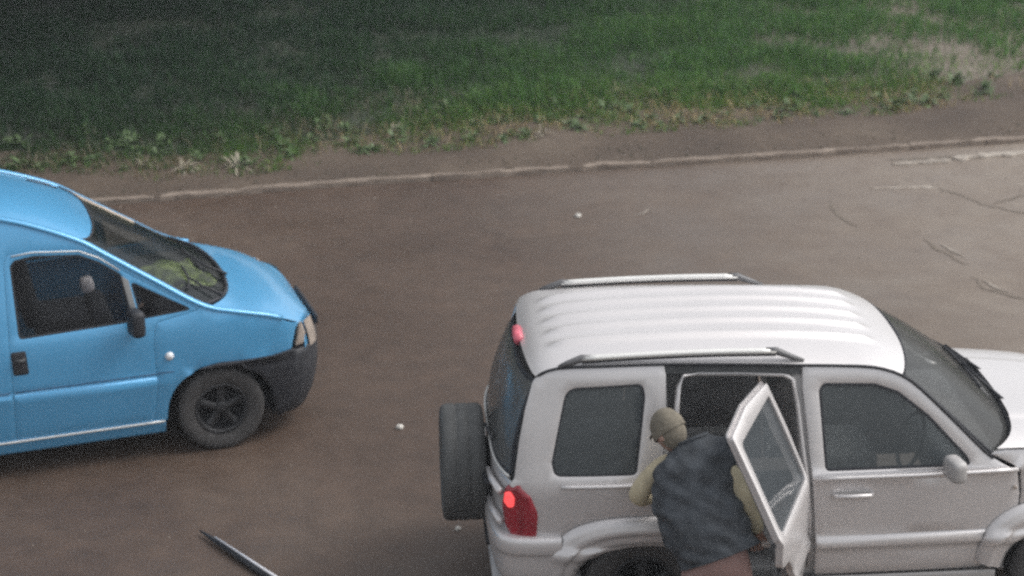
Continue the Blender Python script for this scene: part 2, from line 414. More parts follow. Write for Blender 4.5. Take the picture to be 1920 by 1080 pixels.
def strip_mesh(name, ya, yb, za, zb, m, x0=-45, x1=60, n=210, rows=1, relief=0):
    V = []; F = []
    for i in range(n+1):
        x = x0+(x1-x0)*i/n
        for j in range(rows+1):
            t = j/rows; y = ya(x)*(1-t)+yb(x)*t; z = za*(1-t)+zb*t
            if relief: z += relief*(noise.noise(Vector((x*1.3, y*1.3, 0)))+.5*noise.noise(Vector((x*4, y*4, 3))))
            V.append((x, y, z))
    for i in range(n):
        for j in range(rows):
            a = i*(rows+1)+j; F.append([a, a+rows+1, a+rows+2, a+1])
    return tag(raw(name, V, F, m), kind='structure')
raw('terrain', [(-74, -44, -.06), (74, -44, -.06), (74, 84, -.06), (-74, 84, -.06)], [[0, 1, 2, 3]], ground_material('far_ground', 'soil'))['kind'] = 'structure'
strip_mesh('road', lambda x: -30, lambda x: kerb_y(x)-.001, 0, 0, ground_material('road_surface', 'road'), rows=4)
strip_mesh('pavement', lambda x: kerb_y(x)+.004, lambda x: grass_y(x)+.5, .040, .070, ground_material('dirt_pavement', 'pavement'), n=420, rows=14, relief=.012)
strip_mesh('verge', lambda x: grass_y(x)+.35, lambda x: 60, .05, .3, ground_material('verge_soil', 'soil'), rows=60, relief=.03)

# kerb: stones laid end to end
kerb = thing('kerb', 'low worn concrete kerb between the road and the dirt pavement', 'kerb')
kerb['kind'] = 'structure'
del kerb['category']
def stone_mesh(i, L_=.88):
    b = bmesh.new(); bmesh.ops.create_cube(b, size=1); bmesh.ops.scale(b, vec=(L_+.04, .10, .10), verts=b.verts)
    bmesh.ops.bevel(b, geom=b.edges[:], offset=.010, segments=2, affect='EDGES')
    bmesh.ops.subdivide_edges(b, edges=[e for e in b.edges if e.calc_length() > .5], cuts=9)
    for v in b.verts:
        k = noise.noise(Vector((v.co.x*5+i*7.1, v.co.y*8, v.co.z*8)))
        k += .8*min(0, noise.noise(Vector((v.co.x*13+i*3, 2, 1)))+.1)
        if v.co.z > 0: v.co.z += .020*k
        v.co.y += .008*k
    me = bpy.data.meshes.new('kerb_stone'); b.to_mesh(me); b.free(); me.materials.append(M['concrete'])
    return me
kms = [stone_mesh(i) for i in range(5)]
x = -9.0; i = 0
while x < 14:
    y = kerb_y(x); y2 = kerb_y(x+.9); a = math.atan2(y2-y, .9)
    if not (4.1 < x < 4.9 and False):
        o = bpy.data.objects.new('kerb_stone', kms[i % 5]); COL.objects.link(o); o.parent = kerb
        o.location = (x+.45*math.cos(a), (y+y2)/2+.05+RNG.normal()*.006, .006+RNG.normal()*.002); o.rotation_euler = (RNG.normal()*.02, RNG.normal()*.006, a+RNG.normal()*.008)
    x += .9*math.cos(a); i += 1

# broken slabs and cracks at the right hand end of the road
def ribbon(name, pts, wid, m, z=.006, hgt=.0, seed=0):
    V = []; F = []; n = 0; P = []
    for (a, b) in zip(pts, pts[1:]):
        k = max(2, int((Vector(b)-Vector(a)).length/.05))
        for j in range(k): P.append(Vector(a).lerp(Vector(b), j/k))
    P.append(Vector(pts[-1]))
    for i, p in enumerate(P):
        t = (P[min(i+1, len(P)-1)]-P[max(0, i-1)]).normalized(); q = Vector((-t.y, t.x))
        e = min(1, i/4, (len(P)-1-i)/4)*(.7+.7*abs(noise.noise(Vector((i*.35, seed, 0)))))
        j_ = .03*noise.noise(Vector((i*.25, seed, 5)))
        V += [(*(p+q*(wid/2*e+j_)), z+hgt), (*(p-q*(wid/2*e-j_)), z)]
    for i in range(len(P)-1): F.append([2*i, 2*i+1, 2*i+3, 2*i+2])
    return raw(name, V, F, m, smooth=False)
CR = [[(3.10, 7.72), (3.05, 7.40), (3.10, 7.05), (3.18, 6.80)], [(4.28, 8.02), (4.45, 7.80), (4.62, 7.42), (4.92, 7.12), (5.3, 6.9)],
      [(3.72, 6.45), (3.78, 6.10), (3.88, 5.80), (3.95, 5.62)], [(3.87, 5.35), (3.92, 5.0), (4.08, 4.8), (4.5, 4.6)], [(4.7, 7.4), (5.1, 7.7), (5.7, 7.85)]]
for i, c in enumerate(CR): tag(ribbon('road_crack', c, .045, M['crack'], .004, 0, i), kind='structure')
for i, c in enumerate([[(3.84, 6.30), (3.9, 6.05), (3.98, 5.85)], [(3.95, 5.28), (4.02, 4.98), (4.15, 4.86)], [(.98, 7.38), (1.12, 7.46), (1.25, 7.62)]]):
    tag(ribbon('mortar_smear', c, .05, M['pale_chip'], .008, 0, i+9), kind='structure')
def rough_slab(name, a, b, wid, h, label, cat, m, seed):
    A, B = Vector(a), Vector(b); t = (B-A).normalized(); q = Vector((-t.y, t.x)); n = 22; V = []; F = []
    for i in range(n+1):
        p = A.lerp(B, i/n); e = .35+.65*min(1, i/2, (n-i)/2)
        w1 = wid*.5*e*(1+.5*noise.noise(Vector((i*.31, seed, 0)))); w2 = wid*.5*e*(1+1.1*noise.noise(Vector((i*.27, seed, 4)))+.4*noise.noise(Vector((i*.8, seed, 6)))); hh = h*(.8+.5*noise.noise(Vector((i*.3, seed, 8))))
        for (k, z) in ((w1, -.02), (w1, hh*.85), (w1*.75, hh), (-w2*.75, hh*.9), (-w2, hh*.5), (-w2*1.1, -.02)): V.append((*(p+q*k), z))
    for i in range(n):
        for j in range(5): F.append([i*6+j, i*6+j+1, i*6+7+j, i*6+6+j])
    F.append(list(range(6))); F.append([n*6+j for j in range(6)][::-1])
    o = recalc(raw(name, V, F, m, smooth=False)); return tag(o, label, cat)
rough_slab('broken_slab', (4.75, 9.02), (5.62, 9.17), .10, .04, 'bright broken concrete edge lying in the gutter at the right end of the kerb', 'concrete slab', M['pale_slab'], 1)
rough_slab('broken_slab', (4.05, 8.88), (4.72, 8.97), .10, .03, 'low crumbling concrete piece left of the bright broken gutter edge', 'concrete slab', M['pale_chip'], 2)
rough_slab('concrete_strip', (3.60, 8.07), (4.26, 8.05), .035, .012, 'thin pale strip lying flat in the road below the gutter', 'strip', M['pale_slab'], 3)
tag(ribbon('road_crack', [(4.0, 9.06), (4.6, 9.10), (5.2, 9.19), (5.7, 9.28)], .10, M['crack'], .005, 0, 33), kind='structure')
def pebble(p, s, label, seed):
    b = bmesh.new(); bmesh.ops.create_icosphere(b, subdivisions=2, radius=s)
    for v in b.verts: v.co *= 1+.35*noise.noise(v.co/s*1.3+Vector((seed, 0, 0))); v.co.z *= .7
    me = bpy.data.meshes.new('stone'); b.to_mesh(me); b.free()
    o = link('stone', me, M['stone']); o.location = (*p, s*.45); return tag(o, label, 'stone')
pebble((.45, 7.41), .034, 'small white stone alone on the far lane above the silver car roof', 1)
pebble((-1.43, 2.43), .030, 'small white stone on the road between the blue van and the spare wheel', 5)
pebble((-1.06, .72), .022, 'little pale stone under the spare wheel of the silver car', 9)
pebble((1.23, 9.75), .03, 'pale stone on the dirt pavement right of centre', 12)
def grit(name, n, xr, yf, zf, s, m, seed, label):
    gg = np.random.default_rng(seed); V = []; F = []
    for k in range(n):
        x = gg.uniform(*xr); y = yf(x, gg); z = zf; r_ = gg.uniform(*s); a = gg.uniform(0, 6.28); st = len(V)
        for j in range(4): V.append((x+r_*math.cos(a+j*1.57)*gg.uniform(.6, 1.1), y+r_*math.sin(a+j*1.57)*gg.uniform(.6, 1.1), z-.002))
        V.append((x+gg.normal()*r_*.2, y+gg.normal()*r_*.2, z+r_*gg.uniform(.4, .9)))
        for j in range(4): F.append([st+j, st+(j+1) % 4, st+4])
    return tag(raw(name, V, F, m, smooth=False), label, 'gravel', kind='stuff')
grit('road_grit', 1500, (-9, 9), lambda x, q: min(kerb_y(x)-.02, kerb_y(x)-abs(q.normal())*1.1), 0, (.006, .018), mat('grit', (.17, .14, .115), .9, var=.4, scale=30), 3, 'loose brown grit washed along the road side of the kerb')
grit('pavement_grit', 1100, (-9, 11), lambda x, q: kerb_y(x)+.12+q.random()*(grass_y(x)-kerb_y(x)), .05, (.008, .024), mat('dirt_crumbs', (.13, .10, .078), .9, col2=(.05, .055, .03), scale=20), 4, 'small dirt crumbs and leaf bits scattered on the dirt pavement')
grit('far_grit', 500, (-6, 8), lambda x, q: -1+q.random()*9.5, 0, (.005, .012), M['pale_chip'], 6, 'fine pale grit scattered thinly over the road')
# ---- pole shape in the foreground, standing in for a wiper blade
pole = thing('wiper_pole', 'thin dark pole with bright silver upper face, standing in for a wiper blade at the bottom edge', 'pole', (-2.82, .80, 0))
A = Vector((0, 0, .03)); B = Vector((.62, -.86, .03))
tube('casing', pole, M['black'], [A, A+(B-A)*.12, A+(B-A)*.5, B], [.006, .016, .026, .031], 10)
C1, C2 = Vector((.115, -.165, .062)), Vector((.63, -.875, .064))
tube('bright_rod', pole, M['steel'], [C1, C1.lerp(C2, .5), C2], [.006, .009, .010], 10)

# ================================================================== GRASS
def grass(name, n, xr, yfun, hfun, wfun, cols, lean=.5, seed=1, dens=None, ymax=19.5):
    g = np.random.default_rng(seed)
    X = g.uniform(*xr, n); gy_ = np.array([yfun(a) for a in X]); Y = gy_-.40+(ymax-gy_)*g.random(n)**1.25
    # clumps
    c = np.array([noise.noise(Vector((a*.9, b*.9, seed))) + .6*noise.noise(Vector((a*3.1, b*3.1, seed+4))) for a, b in zip(X, Y)])
    keep = g.random(n) < np.clip(.85+.8*c, .35, 1)
    edge = Y-gy_; keep &= g.random(n) < np.clip(.42+edge*.9+.6*c, 0.02, 1)
    if dens is not None: keep &= g.random(n) < dens(X, Y)
    X, Y, c, edge = X[keep], Y[keep], c[keep], edge[keep]; n = len(X)
    Z = .05+.25*(Y-gy_[keep])/(60-gy_[keep])-.02
    H = hfun(n, c, edge, g); Wd = wfun(n, g); th = g.uniform(0, 6.283, n); dx, dy = np.cos(th), np.sin(th)
    ph = g.uniform(0, 6.283, n); lx = np.cos(ph)*lean*H*g.random(n); ly = np.sin(ph)*lean*H*g.random(n)-.15*H*lean
    base = np.stack([X, Y, Z], 1); d = np.stack([dx, dy, 0*dx], 1)*Wd[:, None]/2
    l = np.stack([lx, ly, H*.0], 1)
    v0 = base-d; v1 = base+d; mid = base+l*.35+np.stack([0*H, 0*H, H*.6], 1); v2 = mid+d*.8; v3 = mid-d*.8; v4 = base+l+np.stack([0*H, 0*H, H*(.95-.15*g.random(n))], 1)
    co = np.stack([v0, v1, v2, v3, v4], 1).reshape(-1, 3)
    me = bpy.data.meshes.new(name); me.vertices.add(5*n); me.vertices.foreach_set('co', co.ravel())
    idx = np.arange(n)[:, None]*5; loops = np.concatenate([idx+0, idx+1, idx+2, idx+3, idx+3, idx+2, idx+4], 1).ravel()
    me.loops.add(7*n); me.loops.foreach_set('vertex_index', loops)
    me.polygons.add(2*n); st = (np.arange(n)[:, None]*7+np.array([0, 4])).ravel(); me.polygons.foreach_set('loop_start', st)
    me.update(calc_edges=True); me.validate()
    at = me.color_attributes.new('blade', 'FLOAT_COLOR', 'POINT')
    C = np.array(cols); k = g.integers(0, len(C), n); cc = C[k]*(1+.25*g.normal(size=(n, 1))).clip(.5, 1.6)
    # tree shade put into the blade colour: darker and bluer towards the left, ragged
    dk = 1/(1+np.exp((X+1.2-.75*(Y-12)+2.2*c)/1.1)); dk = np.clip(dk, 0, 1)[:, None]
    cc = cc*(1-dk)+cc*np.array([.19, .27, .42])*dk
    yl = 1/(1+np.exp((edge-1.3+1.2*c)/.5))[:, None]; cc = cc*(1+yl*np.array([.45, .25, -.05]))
    cc = np.concatenate([cc, np.ones((n, 1))], 1); cc = np.repeat(cc[:, None, :], 5, 1)
    at.data.foreach_set('color', cc.ravel().astype(np.float32))
    m = bpy.data.materials.new(name+'_blades'); m.use_nodes = True; nn = m.node_tree; b = nn.nodes['Principled BSDF']
    a_ = nn.nodes.new('ShaderNodeVertexColor'); a_.layer_name = 'blade'; nn.links.new(a_.outputs[0], b.inputs['Base Color'])
    b.inputs['Roughness'].default_value = .7; b.inputs['Specular IOR Level'].default_value = .25
    tl = nn.nodes.new('ShaderNodeBsdfTranslucent'); nn.links.new(a_.outputs[0], tl.inputs[0]); mx = nn.nodes.new('ShaderNodeMixShader'); mx.inputs[0].default_value = .3
    nn.links.new(b.outputs[0], mx.inputs[1]); nn.links.new(tl.outputs[0], mx.inputs[2]); nn.links.new(mx.outputs[0], nn.nodes['Material Output'].inputs[0])
    o = bpy.data.objects.new(name, me); COL.objects.link(o); me.materials.append(m)
    return o
GREENS = [(.075, .175, .045), (.095, .21, .045), (.055, .145, .045), (.08, .18, .055), (.125, .23, .055)]
DRY = [(.30, .26, .17), (.22, .20, .12), (.16, .17, .08), (.34, .31, .23)]
# thinner cover where bare soil shows at the right
def bare(X, Y):
    k = np.clip((X-3.4-.1*(Y-12))/2.4, 0, 1)*np.clip((Y-10.8)/.9, 0, 1)*np.clip((16.5-Y)/2.5, 0, 1)
    nz_ = np.array([noise.noise(Vector((a*.8, b*.8, 9))) for a, b in zip(X, Y)])
    return np.clip(1-.95*k-.6*nz_*k, .05, 1)
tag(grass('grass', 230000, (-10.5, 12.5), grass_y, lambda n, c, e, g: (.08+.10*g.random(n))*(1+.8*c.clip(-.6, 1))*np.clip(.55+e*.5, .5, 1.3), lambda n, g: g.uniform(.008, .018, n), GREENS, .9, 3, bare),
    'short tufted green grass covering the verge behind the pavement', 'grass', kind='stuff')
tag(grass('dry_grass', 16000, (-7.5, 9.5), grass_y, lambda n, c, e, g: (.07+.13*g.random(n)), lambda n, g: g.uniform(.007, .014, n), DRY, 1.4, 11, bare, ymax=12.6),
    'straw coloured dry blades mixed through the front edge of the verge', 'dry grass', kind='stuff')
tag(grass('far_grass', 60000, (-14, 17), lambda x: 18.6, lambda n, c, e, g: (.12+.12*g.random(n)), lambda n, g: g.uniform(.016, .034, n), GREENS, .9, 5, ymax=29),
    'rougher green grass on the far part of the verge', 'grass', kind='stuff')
# leafy weeds along the front edge, one thing each
def weed_mesh(seed, nl, size, wide):
    g = random.Random(seed); V = []; F = []
    for k in range(nl):
        a = g.uniform(0, 6.283); el = g.uniform(.3, 1.2); L_ = size*g.uniform(.6, 1.1); wd = wide*g.uniform(.7, 1.2)
        d = Vector((math.cos(a)*math.cos(el), math.sin(a)*math.cos(el), math.sin(el))); s = Vector((-math.sin(a), math.cos(a), 0))
        p = Vector((g.uniform(-.03, .03), g.uniform(-.03, .03), 0)); st = len(V)
        for (t, w_) in ((0, .15), (.3, .9), (.6, 1), (.85, .6), (1, .05)):
            q = p+d*L_*t+Vector((0, 0, -L_*.45*t*t)); V += [q-s*wd*w_/2, q+s*wd*w_/2]
        for i in range(4): F.append([st+2*i, st+2*i+1, st+2*i+3, st+2*i+2])
    me = bpy.data.meshes.new('weed'); me.from_pydata([tuple(v) for v in V], [], F); me.update(); return me
M['weed'] = mat('weed_leaf', (.085, .14, .05), .6, var=.35, scale=12)
M['straw'] = mat('straw_leaf', (.34, .31, .24), .8, var=.25, scale=12)
wm = [weed_mesh(s, 16, .17, .035) for s in range(4)]; sm_ = [weed_mesh(20+s, 14, .24, .016) for s in range(3)]
for me in wm: me.materials.append(M['weed'])
for me in sm_: me.materials.append(M['straw'])
g = random.Random(5)
for i in range(120):
    x = -5.6+i*.098+g.uniform(-.12, .12); y = grass_y(x)-.15+1.5*g.random()**1.6
    o = bpy.data.objects.new('weed', wm[i % 4]); COL.objects.link(o); o.location = (x, y, .06); o.rotation_euler = (0, 0, g.uniform(0, 6)); k = g.uniform(.55, 1.5); o.scale = (k, k, k*g.uniform(.8, 1.5))
    tag(o, 'small broad leaved green weed at the front edge of the verge', 'weed', 'leafy weeds along the front edge of the verge')
ST = [((-3.62, 9.22), 1.15, 'pale straw tuft arching onto the pavement, second from the left by the van roof'), ((-3.06, 9.28), 1.25, 'curled pale straw tuft, tallest one at the pavement edge beyond the van windscreen'),
      ((-4.05, 9.38), .9, 'pale straw tuft nearest the blue van roof at the pavement edge'), ((.33, 10.2), 1.0, 'pale straw tuft at the pavement edge above the silver car rear'), ((-1.35, 10.5), .8, 'pale straw tuft in the green verge left of centre')]
for i, (p, k, lb) in enumerate(ST):
    o = bpy.data.objects.new('dry_tuft', sm_[i % 3]); COL.objects.link(o); o.location = (*p, .06); o.rotation_euler = (0, 0, i*1.7); o.scale = (k, k, k*1.1); tag(o, lb, 'dry grass tuft')

# trees standing beyond the verge whose crowns overhang it
def tree(loc, h, rad, label, seed, nl=20000):
    t = thing('tree', label, 'tree', loc)
    g = random.Random(seed)
    pts = [Vector((0, 0, -.2)), Vector((.05, 0, h*.25)), Vector((-.1, .1, h*.5)), Vector((.1, -.1, h*.8))]
    tube('trunk', t, M['bark'], pts, [.34, .27, .2, .08], 10)
    for k in range(6):
        a = k*1.05+g.random(); L_ = rad*g.uniform(.55, .85); b0 = Vector((0, 0, h*g.uniform(.3, .5)))
        tube('limb', t, M['bark'], [b0, b0+Vector((math.cos(a)*L_*.5, math.sin(a)*L_*.5, h*.12)), b0+Vector((math.cos(a)*L_, math.sin(a)*L_, h*.2))], [.13, .09, .03], 6)
    gg = np.random.default_rng(seed); nc = 60
    cen = gg.normal(size=(nc, 3)); cen /= np.linalg.norm(cen, axis=1)[:, None]; cen *= gg.random((nc, 1))**.4*np.array([rad, rad, h*.32])*.85; cen[:, 2] += h*.66
    k = gg.integers(0, nc, nl); p = cen[k]+gg.normal(size=(nl, 3))*rad*.16
    a = gg.normal(size=(nl, 3)); a /= np.linalg.norm(a, axis=1)[:, None]; b = np.cross(a, gg.normal(size=(nl, 3))); b /= np.linalg.norm(b, axis=1)[:, None]
    s = gg.uniform(.16, .32, nl)[:, None]
    co = np.stack([p-a*s-b*s*.3, p+b*s*.6, p+a*s, p-b*s*.6], 1).reshape(-1, 3)
    me = bpy.data.meshes.new('crown'); me.vertices.add(4*nl); me.vertices.foreach_set('co', co.ravel()); me.loops.add(4*nl); me.loops.foreach_set('vertex_index', np.arange(4*nl))
    me.polygons.add(nl); me.polygons.foreach_set('loop_start', np.arange(nl)*4); me.update(calc_edges=True)
    o = bpy.data.objects.new('crown', me); COL.objects.link(o); o.parent = t; me.materials.append(M['leaf'])
TREES = [((-11.5, 19.2, .1), 9.0, 6.6, 'leftmost broad leafy tree standing beyond the verge'), ((-4.5, 19.6, .1), 9.5, 6.4, 'middle leafy tree behind the verge with crown hanging over the grass'), ((-17, 15, .1), 9, 5.5, 'leafy tree beside the road beyond the blue van')]
for i, (l, h, rr, lb) in enumerate(TREES): tree(l, h, rr, lb, 40+i)

# ================================================================== SILVER CAR (rear axle at x = 0, near side towards -y)
car = thing('silver_offroad_car', 'silver boxy off-road car with roof rails, rear spare wheel and its near rear door open', 'car')
WZ = [(.30, .80), (.42, .845), (.585, .862), (.60, .882), (.655, .882), (.675, .86), (.85, .862), (1.0, .86), (1.045, .856), (1.055, .866), (1.08, .864), (1.09, .845), (1.12, .836), (1.4, .768), (1.69, .69), (1.80, .655)]
def JW(x, z):
    w_ = lin(z, WZ)
    if x < -.1: w_ -= (-.1-x)**2*.11
    if x < -.68: w_ -= ((-.68-x)/.15)**2*.05
    if x > 1.6: w_ -= (x-1.6)**2*.06
    if x > 3.0: w_ -= (x-3.0)**2*.9
    return w_
def JS(x, z): return Vector((x, -JW(x, z), z))
JE = [(-.66, 1.675), (-.60, 1.72), (-.50, 1.748), (-.2, 1.757), (.11, 1.757), (.5, 1.745), (.94, 1.726), (1.2, 1.715), (1.42, 1.695), (1.594, 1.628), (1.766, 1.479), (2.075, 1.171), (2.16, 1.10)]
def JEf(x): return interp(x, JE)
ARC = (0, .36)
arch_out = sup(0, .36, .595, .495, 3, math.pi*.95, math.pi*.03, 36)       # left to right over the top
# --- rear quarter
top = [(x_, JEf(x_)) for x_ in np.linspace(-.64, .125, 14)]
out = [(-.80, .73), (-.815, .90), (-.80, 1.06), (-.775, 1.10), (-.742, 1.319), (-.703, 1.506), (-.655, 1.668)]+top
o2 = [(.138, 1.70), (.135, 1.50), (.10, 1.12), (.085, .98), (.075, .855)]
ao = [p for p in arch_out if p[1] > .72 and p[0] < .07]
qout = rpoly([(*p, .01) for p in out+o2]+[(*p, 0) for p in ao[::-1]]+[(-.52, .73, .01)], .01, .05)
qwin = rpoly([(-.535, 1.122, .05), (-.552, 1.20, .02), (-.50, 1.44, .3), (-.455, 1.636, .09), (-.0, 1.652, .045), (.012, 1.575, .1), (-.046, 1.122, .04)], .05, .04)
qp = panel('quarter_panel', car, M['silver'], qout, JS, [qwin], .06, .04, 0.0)
qg = panel('window_glass', qp, M['glass_side'], inset(qwin, -.006), JS, (), .12, .01, 0, 0, -.010, skirt=False)
sl_ = panel('window_seal', qp, M['black'], inset(qwin, -.004), JS, [inset(qwin, .010)], .1, .02, 0, .001, -.003)
# --- wheel arch trim
def arch_trim(cx, nm='wheel_arch_trim', x_lo=math.pi*.97, x_hi=math.pi*.03, name_parent=car):
    def fn(u_, v_):
        a = x_lo+(x_hi-x_lo)*u_; c, s = math.cos(a), math.sin(a)
        prof = [(0, .0), (.03, .012), (.12, .030), (.42, .052), (.50, .050), (.56, .040), (.78, .040), (.84, .034), (1, .0), (1.02, -.08)]
        k = lin(v_, [(i/(len(prof)-1), p[0]) for i, p in enumerate(prof)]); of = lin(v_, [(i/(len(prof)-1), p[1]) for i, p in enumerate(prof)])
        hw = .60+(.425-.60)*k; hh = .50+(.305-.50)*k; ex = 3+(2.5-3)*k
        x_ = cx+hw*math.copysign(abs(c)**(2/ex), c); z_ = .36+hh*math.copysign(abs(s)**(2/ex), s)
        return Vector((x_, -(JW(x_, max(z_, .3))-(.0 if z_ > .7 else 0))-of-.004, z_))
    return grid(nm, name_parent, M['silver'], fn, 48, 27)
at = arch_trim(0)
at2 = arch_trim(2.65)
# --- front door
ft = [(x_, JEf(x_)) for x_ in (.955, 1.1, 1.25, 1.42, 1.52, 1.60, 1.68, 1.766, 1.9, 2.0, 2.075)]
fdo = rpoly([(1.055, .40), (1.048, .60), (1.030, .85), (1.007, 1.087), (.985, 1.307), (.955, 1.60, .3)]+[(*p, .02) for p in ft]+[(2.18, 1.105, .05), (2.275, 1.06, .05), (2.30, .90, .1), (2.30, .77, .1), (2.25, .60, .1), (2.15, .45, .08), (2.08, .40)], .02, .06)
fdw = rpoly([(1.095, 1.105, .03), (1.058, 1.58, .05), (1.085, 1.617, .03), (1.393, 1.606, .1), (1.535, 1.556, .1), (1.72, 1.41, .2), (1.95, 1.165, .1), (1.985, 1.105, .03)], .03, .05)
LN = [[(1.07, .672), (2.26, .672)], [(1.07, .657), (2.26, .657)], [(1.07, .598), (2.2, .598)], [(1.07, .583), (2.2, .583)], [(1.03, 1.052), (2.25, 1.052)], [(1.02, 1.088), (2.15, 1.088)]]
fd = panel('front_door', car, M['silver'], fdo, JS, [fdw], .07, .045, .004, lines=LN)
panel('window_glass', fd, M['glass_side'], inset(fdw, -.006), JS, (), .12, .01, 0, 0, -.012, skirt=False)
panel('window_seal', fd, M['black'], inset(fdw, -.004), JS, [inset(fdw, .012)], .1, .02, 0, .001, -.003)
hx = 1.14
hp = lambda t: JS(hx+.25*t, .957)
tube('handle', fd, M['silver'], [JS(hx, .955)+Vector((0, .005, 0)), JS(hx+.02, .957)+Vector((0, -.035, 0)), JS(hx+.12, .96)+Vector((0, -.045, 0)), JS(hx+.22, .957)+Vector((0, -.035, 0)), JS(hx+.245, .955)+Vector((0, .005, 0))], .014, 8)
rbox('handle_recess', fd, M['silver_low'], JS(hx+.12, .95)+Vector((0, -.001, 0)), (.20, .008, .05), .004)
tube('key_button', fd, M['lens'], [JS(2.262, .948)+Vector((0, .01, 0)), JS(2.262, .948)+Vector((0, -.014, 0))], [.014, .012], 12)
# belt moulding strips
for nm, a, b, pr in (('belt_moulding', -.50, .085, qp), ('belt_moulding', 1.03, 2.27, fd)):
    tube(nm, pr, M['silver'], [JS(x_, 1.068)+Vector((0, -.006, 0)) for x_ in np.linspace(a, b, 10)], .014, 8)
# --- front wing
wo_ = [p for p in sup(2.65, .36, .595, .495, 3, math.pi*.03, math.pi*.97, 36) if p[1] > .42]
def HZ(x): return interp(x, [(2.0, 1.200), (2.3, 1.192), (2.8, 1.155), (3.15, 1.07), (3.32, .98), (3.36, .93)])
wing = rpoly([(2.25, .60, .05), (2.30, .77, .1), (2.305, .92, .1), (2.285, 1.065, .03), (2.20, 1.112, .02), (2.09, 1.165, .01)]+[(x_, HZ(x_)-.012, .02) for x_ in (2.2, 2.4, 2.7, 3.0, 3.2, 3.28)]+[(3.30, .9, .03), (3.30, .72, .02)]+[(*p, 0) for p in wo_ if p[0] > 2.3], .02, .06)
wg = panel('front_wing', car, M['silver'], wing, JS, (), .07, .04, .004)
# --- sill
grid('sill', car, M['silver_low'], lambda u_, v_: Vector((.50+1.68*u_, -lin(v_, [(0, .845), (.25, .852), (.6, .85), (.9, .80), (1, .70)]), lin(v_, [(0, .395), (.25, .38), (.6, .30), (.9, .255), (1, .25)]))), 14, 14)
# --- tail lamp
lo = rpoly([(-.822, 1.045, .02), (-.745, 1.055, .04), (-.680, 1.0, .06), (-.637, .885, .1), (-.645, .75, .06), (-.664, .690, .02), (-.765, .695, .02), (-.825, .78, .08), (-.845, .92, .1)], .03, .03)
tl = panel('tail_light', car, M['red'], lo, JS, (), .03, .03, 0, .010, .014)
lo2 = rpoly([(-.820, 1.01, .015), (-.790, 1.025, .02), (-.768, .985, .02), (-.772, .93, .02), (-.80, .915, .02), (-.826, .95, .02)], .02, .02)
panel('brake_lamp', tl, M['redlit'], lo2, JS, (), .02, .012, 0, .006, .026)
# --- tailgate and rear glass
def RX(y, z):
    b = interp(z, [(.60, -.885), (.9, -.885), (1.06, -.885), (1.12, -.87), (1.31, -.842), (1.5, -.785), (1.60, -.745), (1.70, -.675)])
    wv = JW(-.72, z)
    t = abs(y)/wv
    return b+.11*t**4
def RG(y, z): return Vector((RX(y, z), y, z))
gate = rpoly([(-.80, .72), (-.80, 1.03, .03), (-.775, 1.085, .02), (.775, 1.085, .02), (.80, 1.03, .03), (.80, .72)], .02, .06)
tg = panel('tailgate', car, M['silver'], gate, RG, (), .06, .04, .003, flip=-1 if nrm(RG, 0, .9).x > 0 else 1)
FL = -1 if nrm(RG, 0, .9).x > 0 else 1
gl = rpoly([(-.755, 1.10, .03), (-.625, 1.665, .06), (.625, 1.665, .06), (.755, 1.10, .03)], .03, .06)
rg = panel('rear_window', car, M['glass_rear'], gl, RG, (), .06, .01, .004, 0, .006, flip=FL, skirt=False)
panel('window_seal', rg, M['black'], gl, RG, [inset(gl, .028)], .06, .012, .002, .002, .009, flip=FL)
tube('window_trim', rg, M['chrome'], [RG(y_, 1.10)+Vector((-.012, 0, 0)) for y_ in np.linspace(-.74, .72, 22)], .009, 6)
tube('pillar_edge', rg, M['chrome'], [RG(.755-.13*t, 1.10+.56*t)+Vector((-.004, 0, 0)) for t in np.linspace(0, 1, 12)], .010, 6)
wp = tube('rear_wiper', rg, M['black'], [RG(.05, 1.08)+Vector((-.05, 0, 0)), RG(-.1, 1.16)+Vector((-.045, 0, 0)), RG(-.42, 1.20)+Vector((-.03, 0, 0))], [.016, .010, .007], 6)
for z_, l_ in ((.80, 'gate_hinge'), (1.0, 'gate_hinge')):
    tube(l_, tg, M['silver'], [RG(-.70, z_)+Vector((-.03, -.04, 0)), RG(-.55, z_)+Vector((-.035, 0, 0)), RG(-.40, z_)+Vector((-.03, 0, 0))], [.024, .02, .012], 8)
tube('gate_handle', tg, M['black'], [RG(-.50, .93)+Vector((-.01, 0, 0)), RG(-.46, .93)+Vector((-.05, 0, 0)), RG(-.36, .93)+Vector((-.05, 0, 0)), RG(-.32, .93)+Vector((-.01, 0, 0))], .014, 8)
# --- roof
def JZ(x): return interp(x, [(-.69, 1.705), (-.61, 1.765), (-.45, 1.806), (-.2, 1.832), (.3, 1.845), (.8, 1.838), (1.2, 1.808), (1.45, 1.765), (1.6, 1.715), (1.67, 1.685)])
def roof_fn(u_, v_):
    t = -1+2*u_; at_ = abs(t)
    xr = -.685+.03*at_**2+.02*at_**6; xh = 1.665-.085*at_**2-.02*at_**8
    k = v_; x_ = xr+(xh-xr)*k
    e = JEf(max(-.655, min(x_, 1.62)))+.012
    w_ = JW(x_, e)+.004
    z = e+(JZ(x_)-e)*(1-at_**3.2)
    y = t*w_
    m_ = max(0, min(1, (x_+.54)/.08))*max(0, min(1, (1.47-x_)/.08)); ry = .5-abs(y)
    if ry > 0 and m_ > 0:
        z += .024*m_*min(1, ry/.04)*(max(0, math.cos(math.pi*y/.192))**4+max(0, -math.cos(math.pi*y/.192))**4)
    return Vector((x_, y, z))
rf = grid('roof', car, M['silver'], roof_fn, 140, 70)
grid('headliner', car, M['headliner'], lambda u_, v_: roof_fn(.03+.94*u_, .02+.96*v_)*1.0+Vector((0, 0, -.045)), 20, 20)
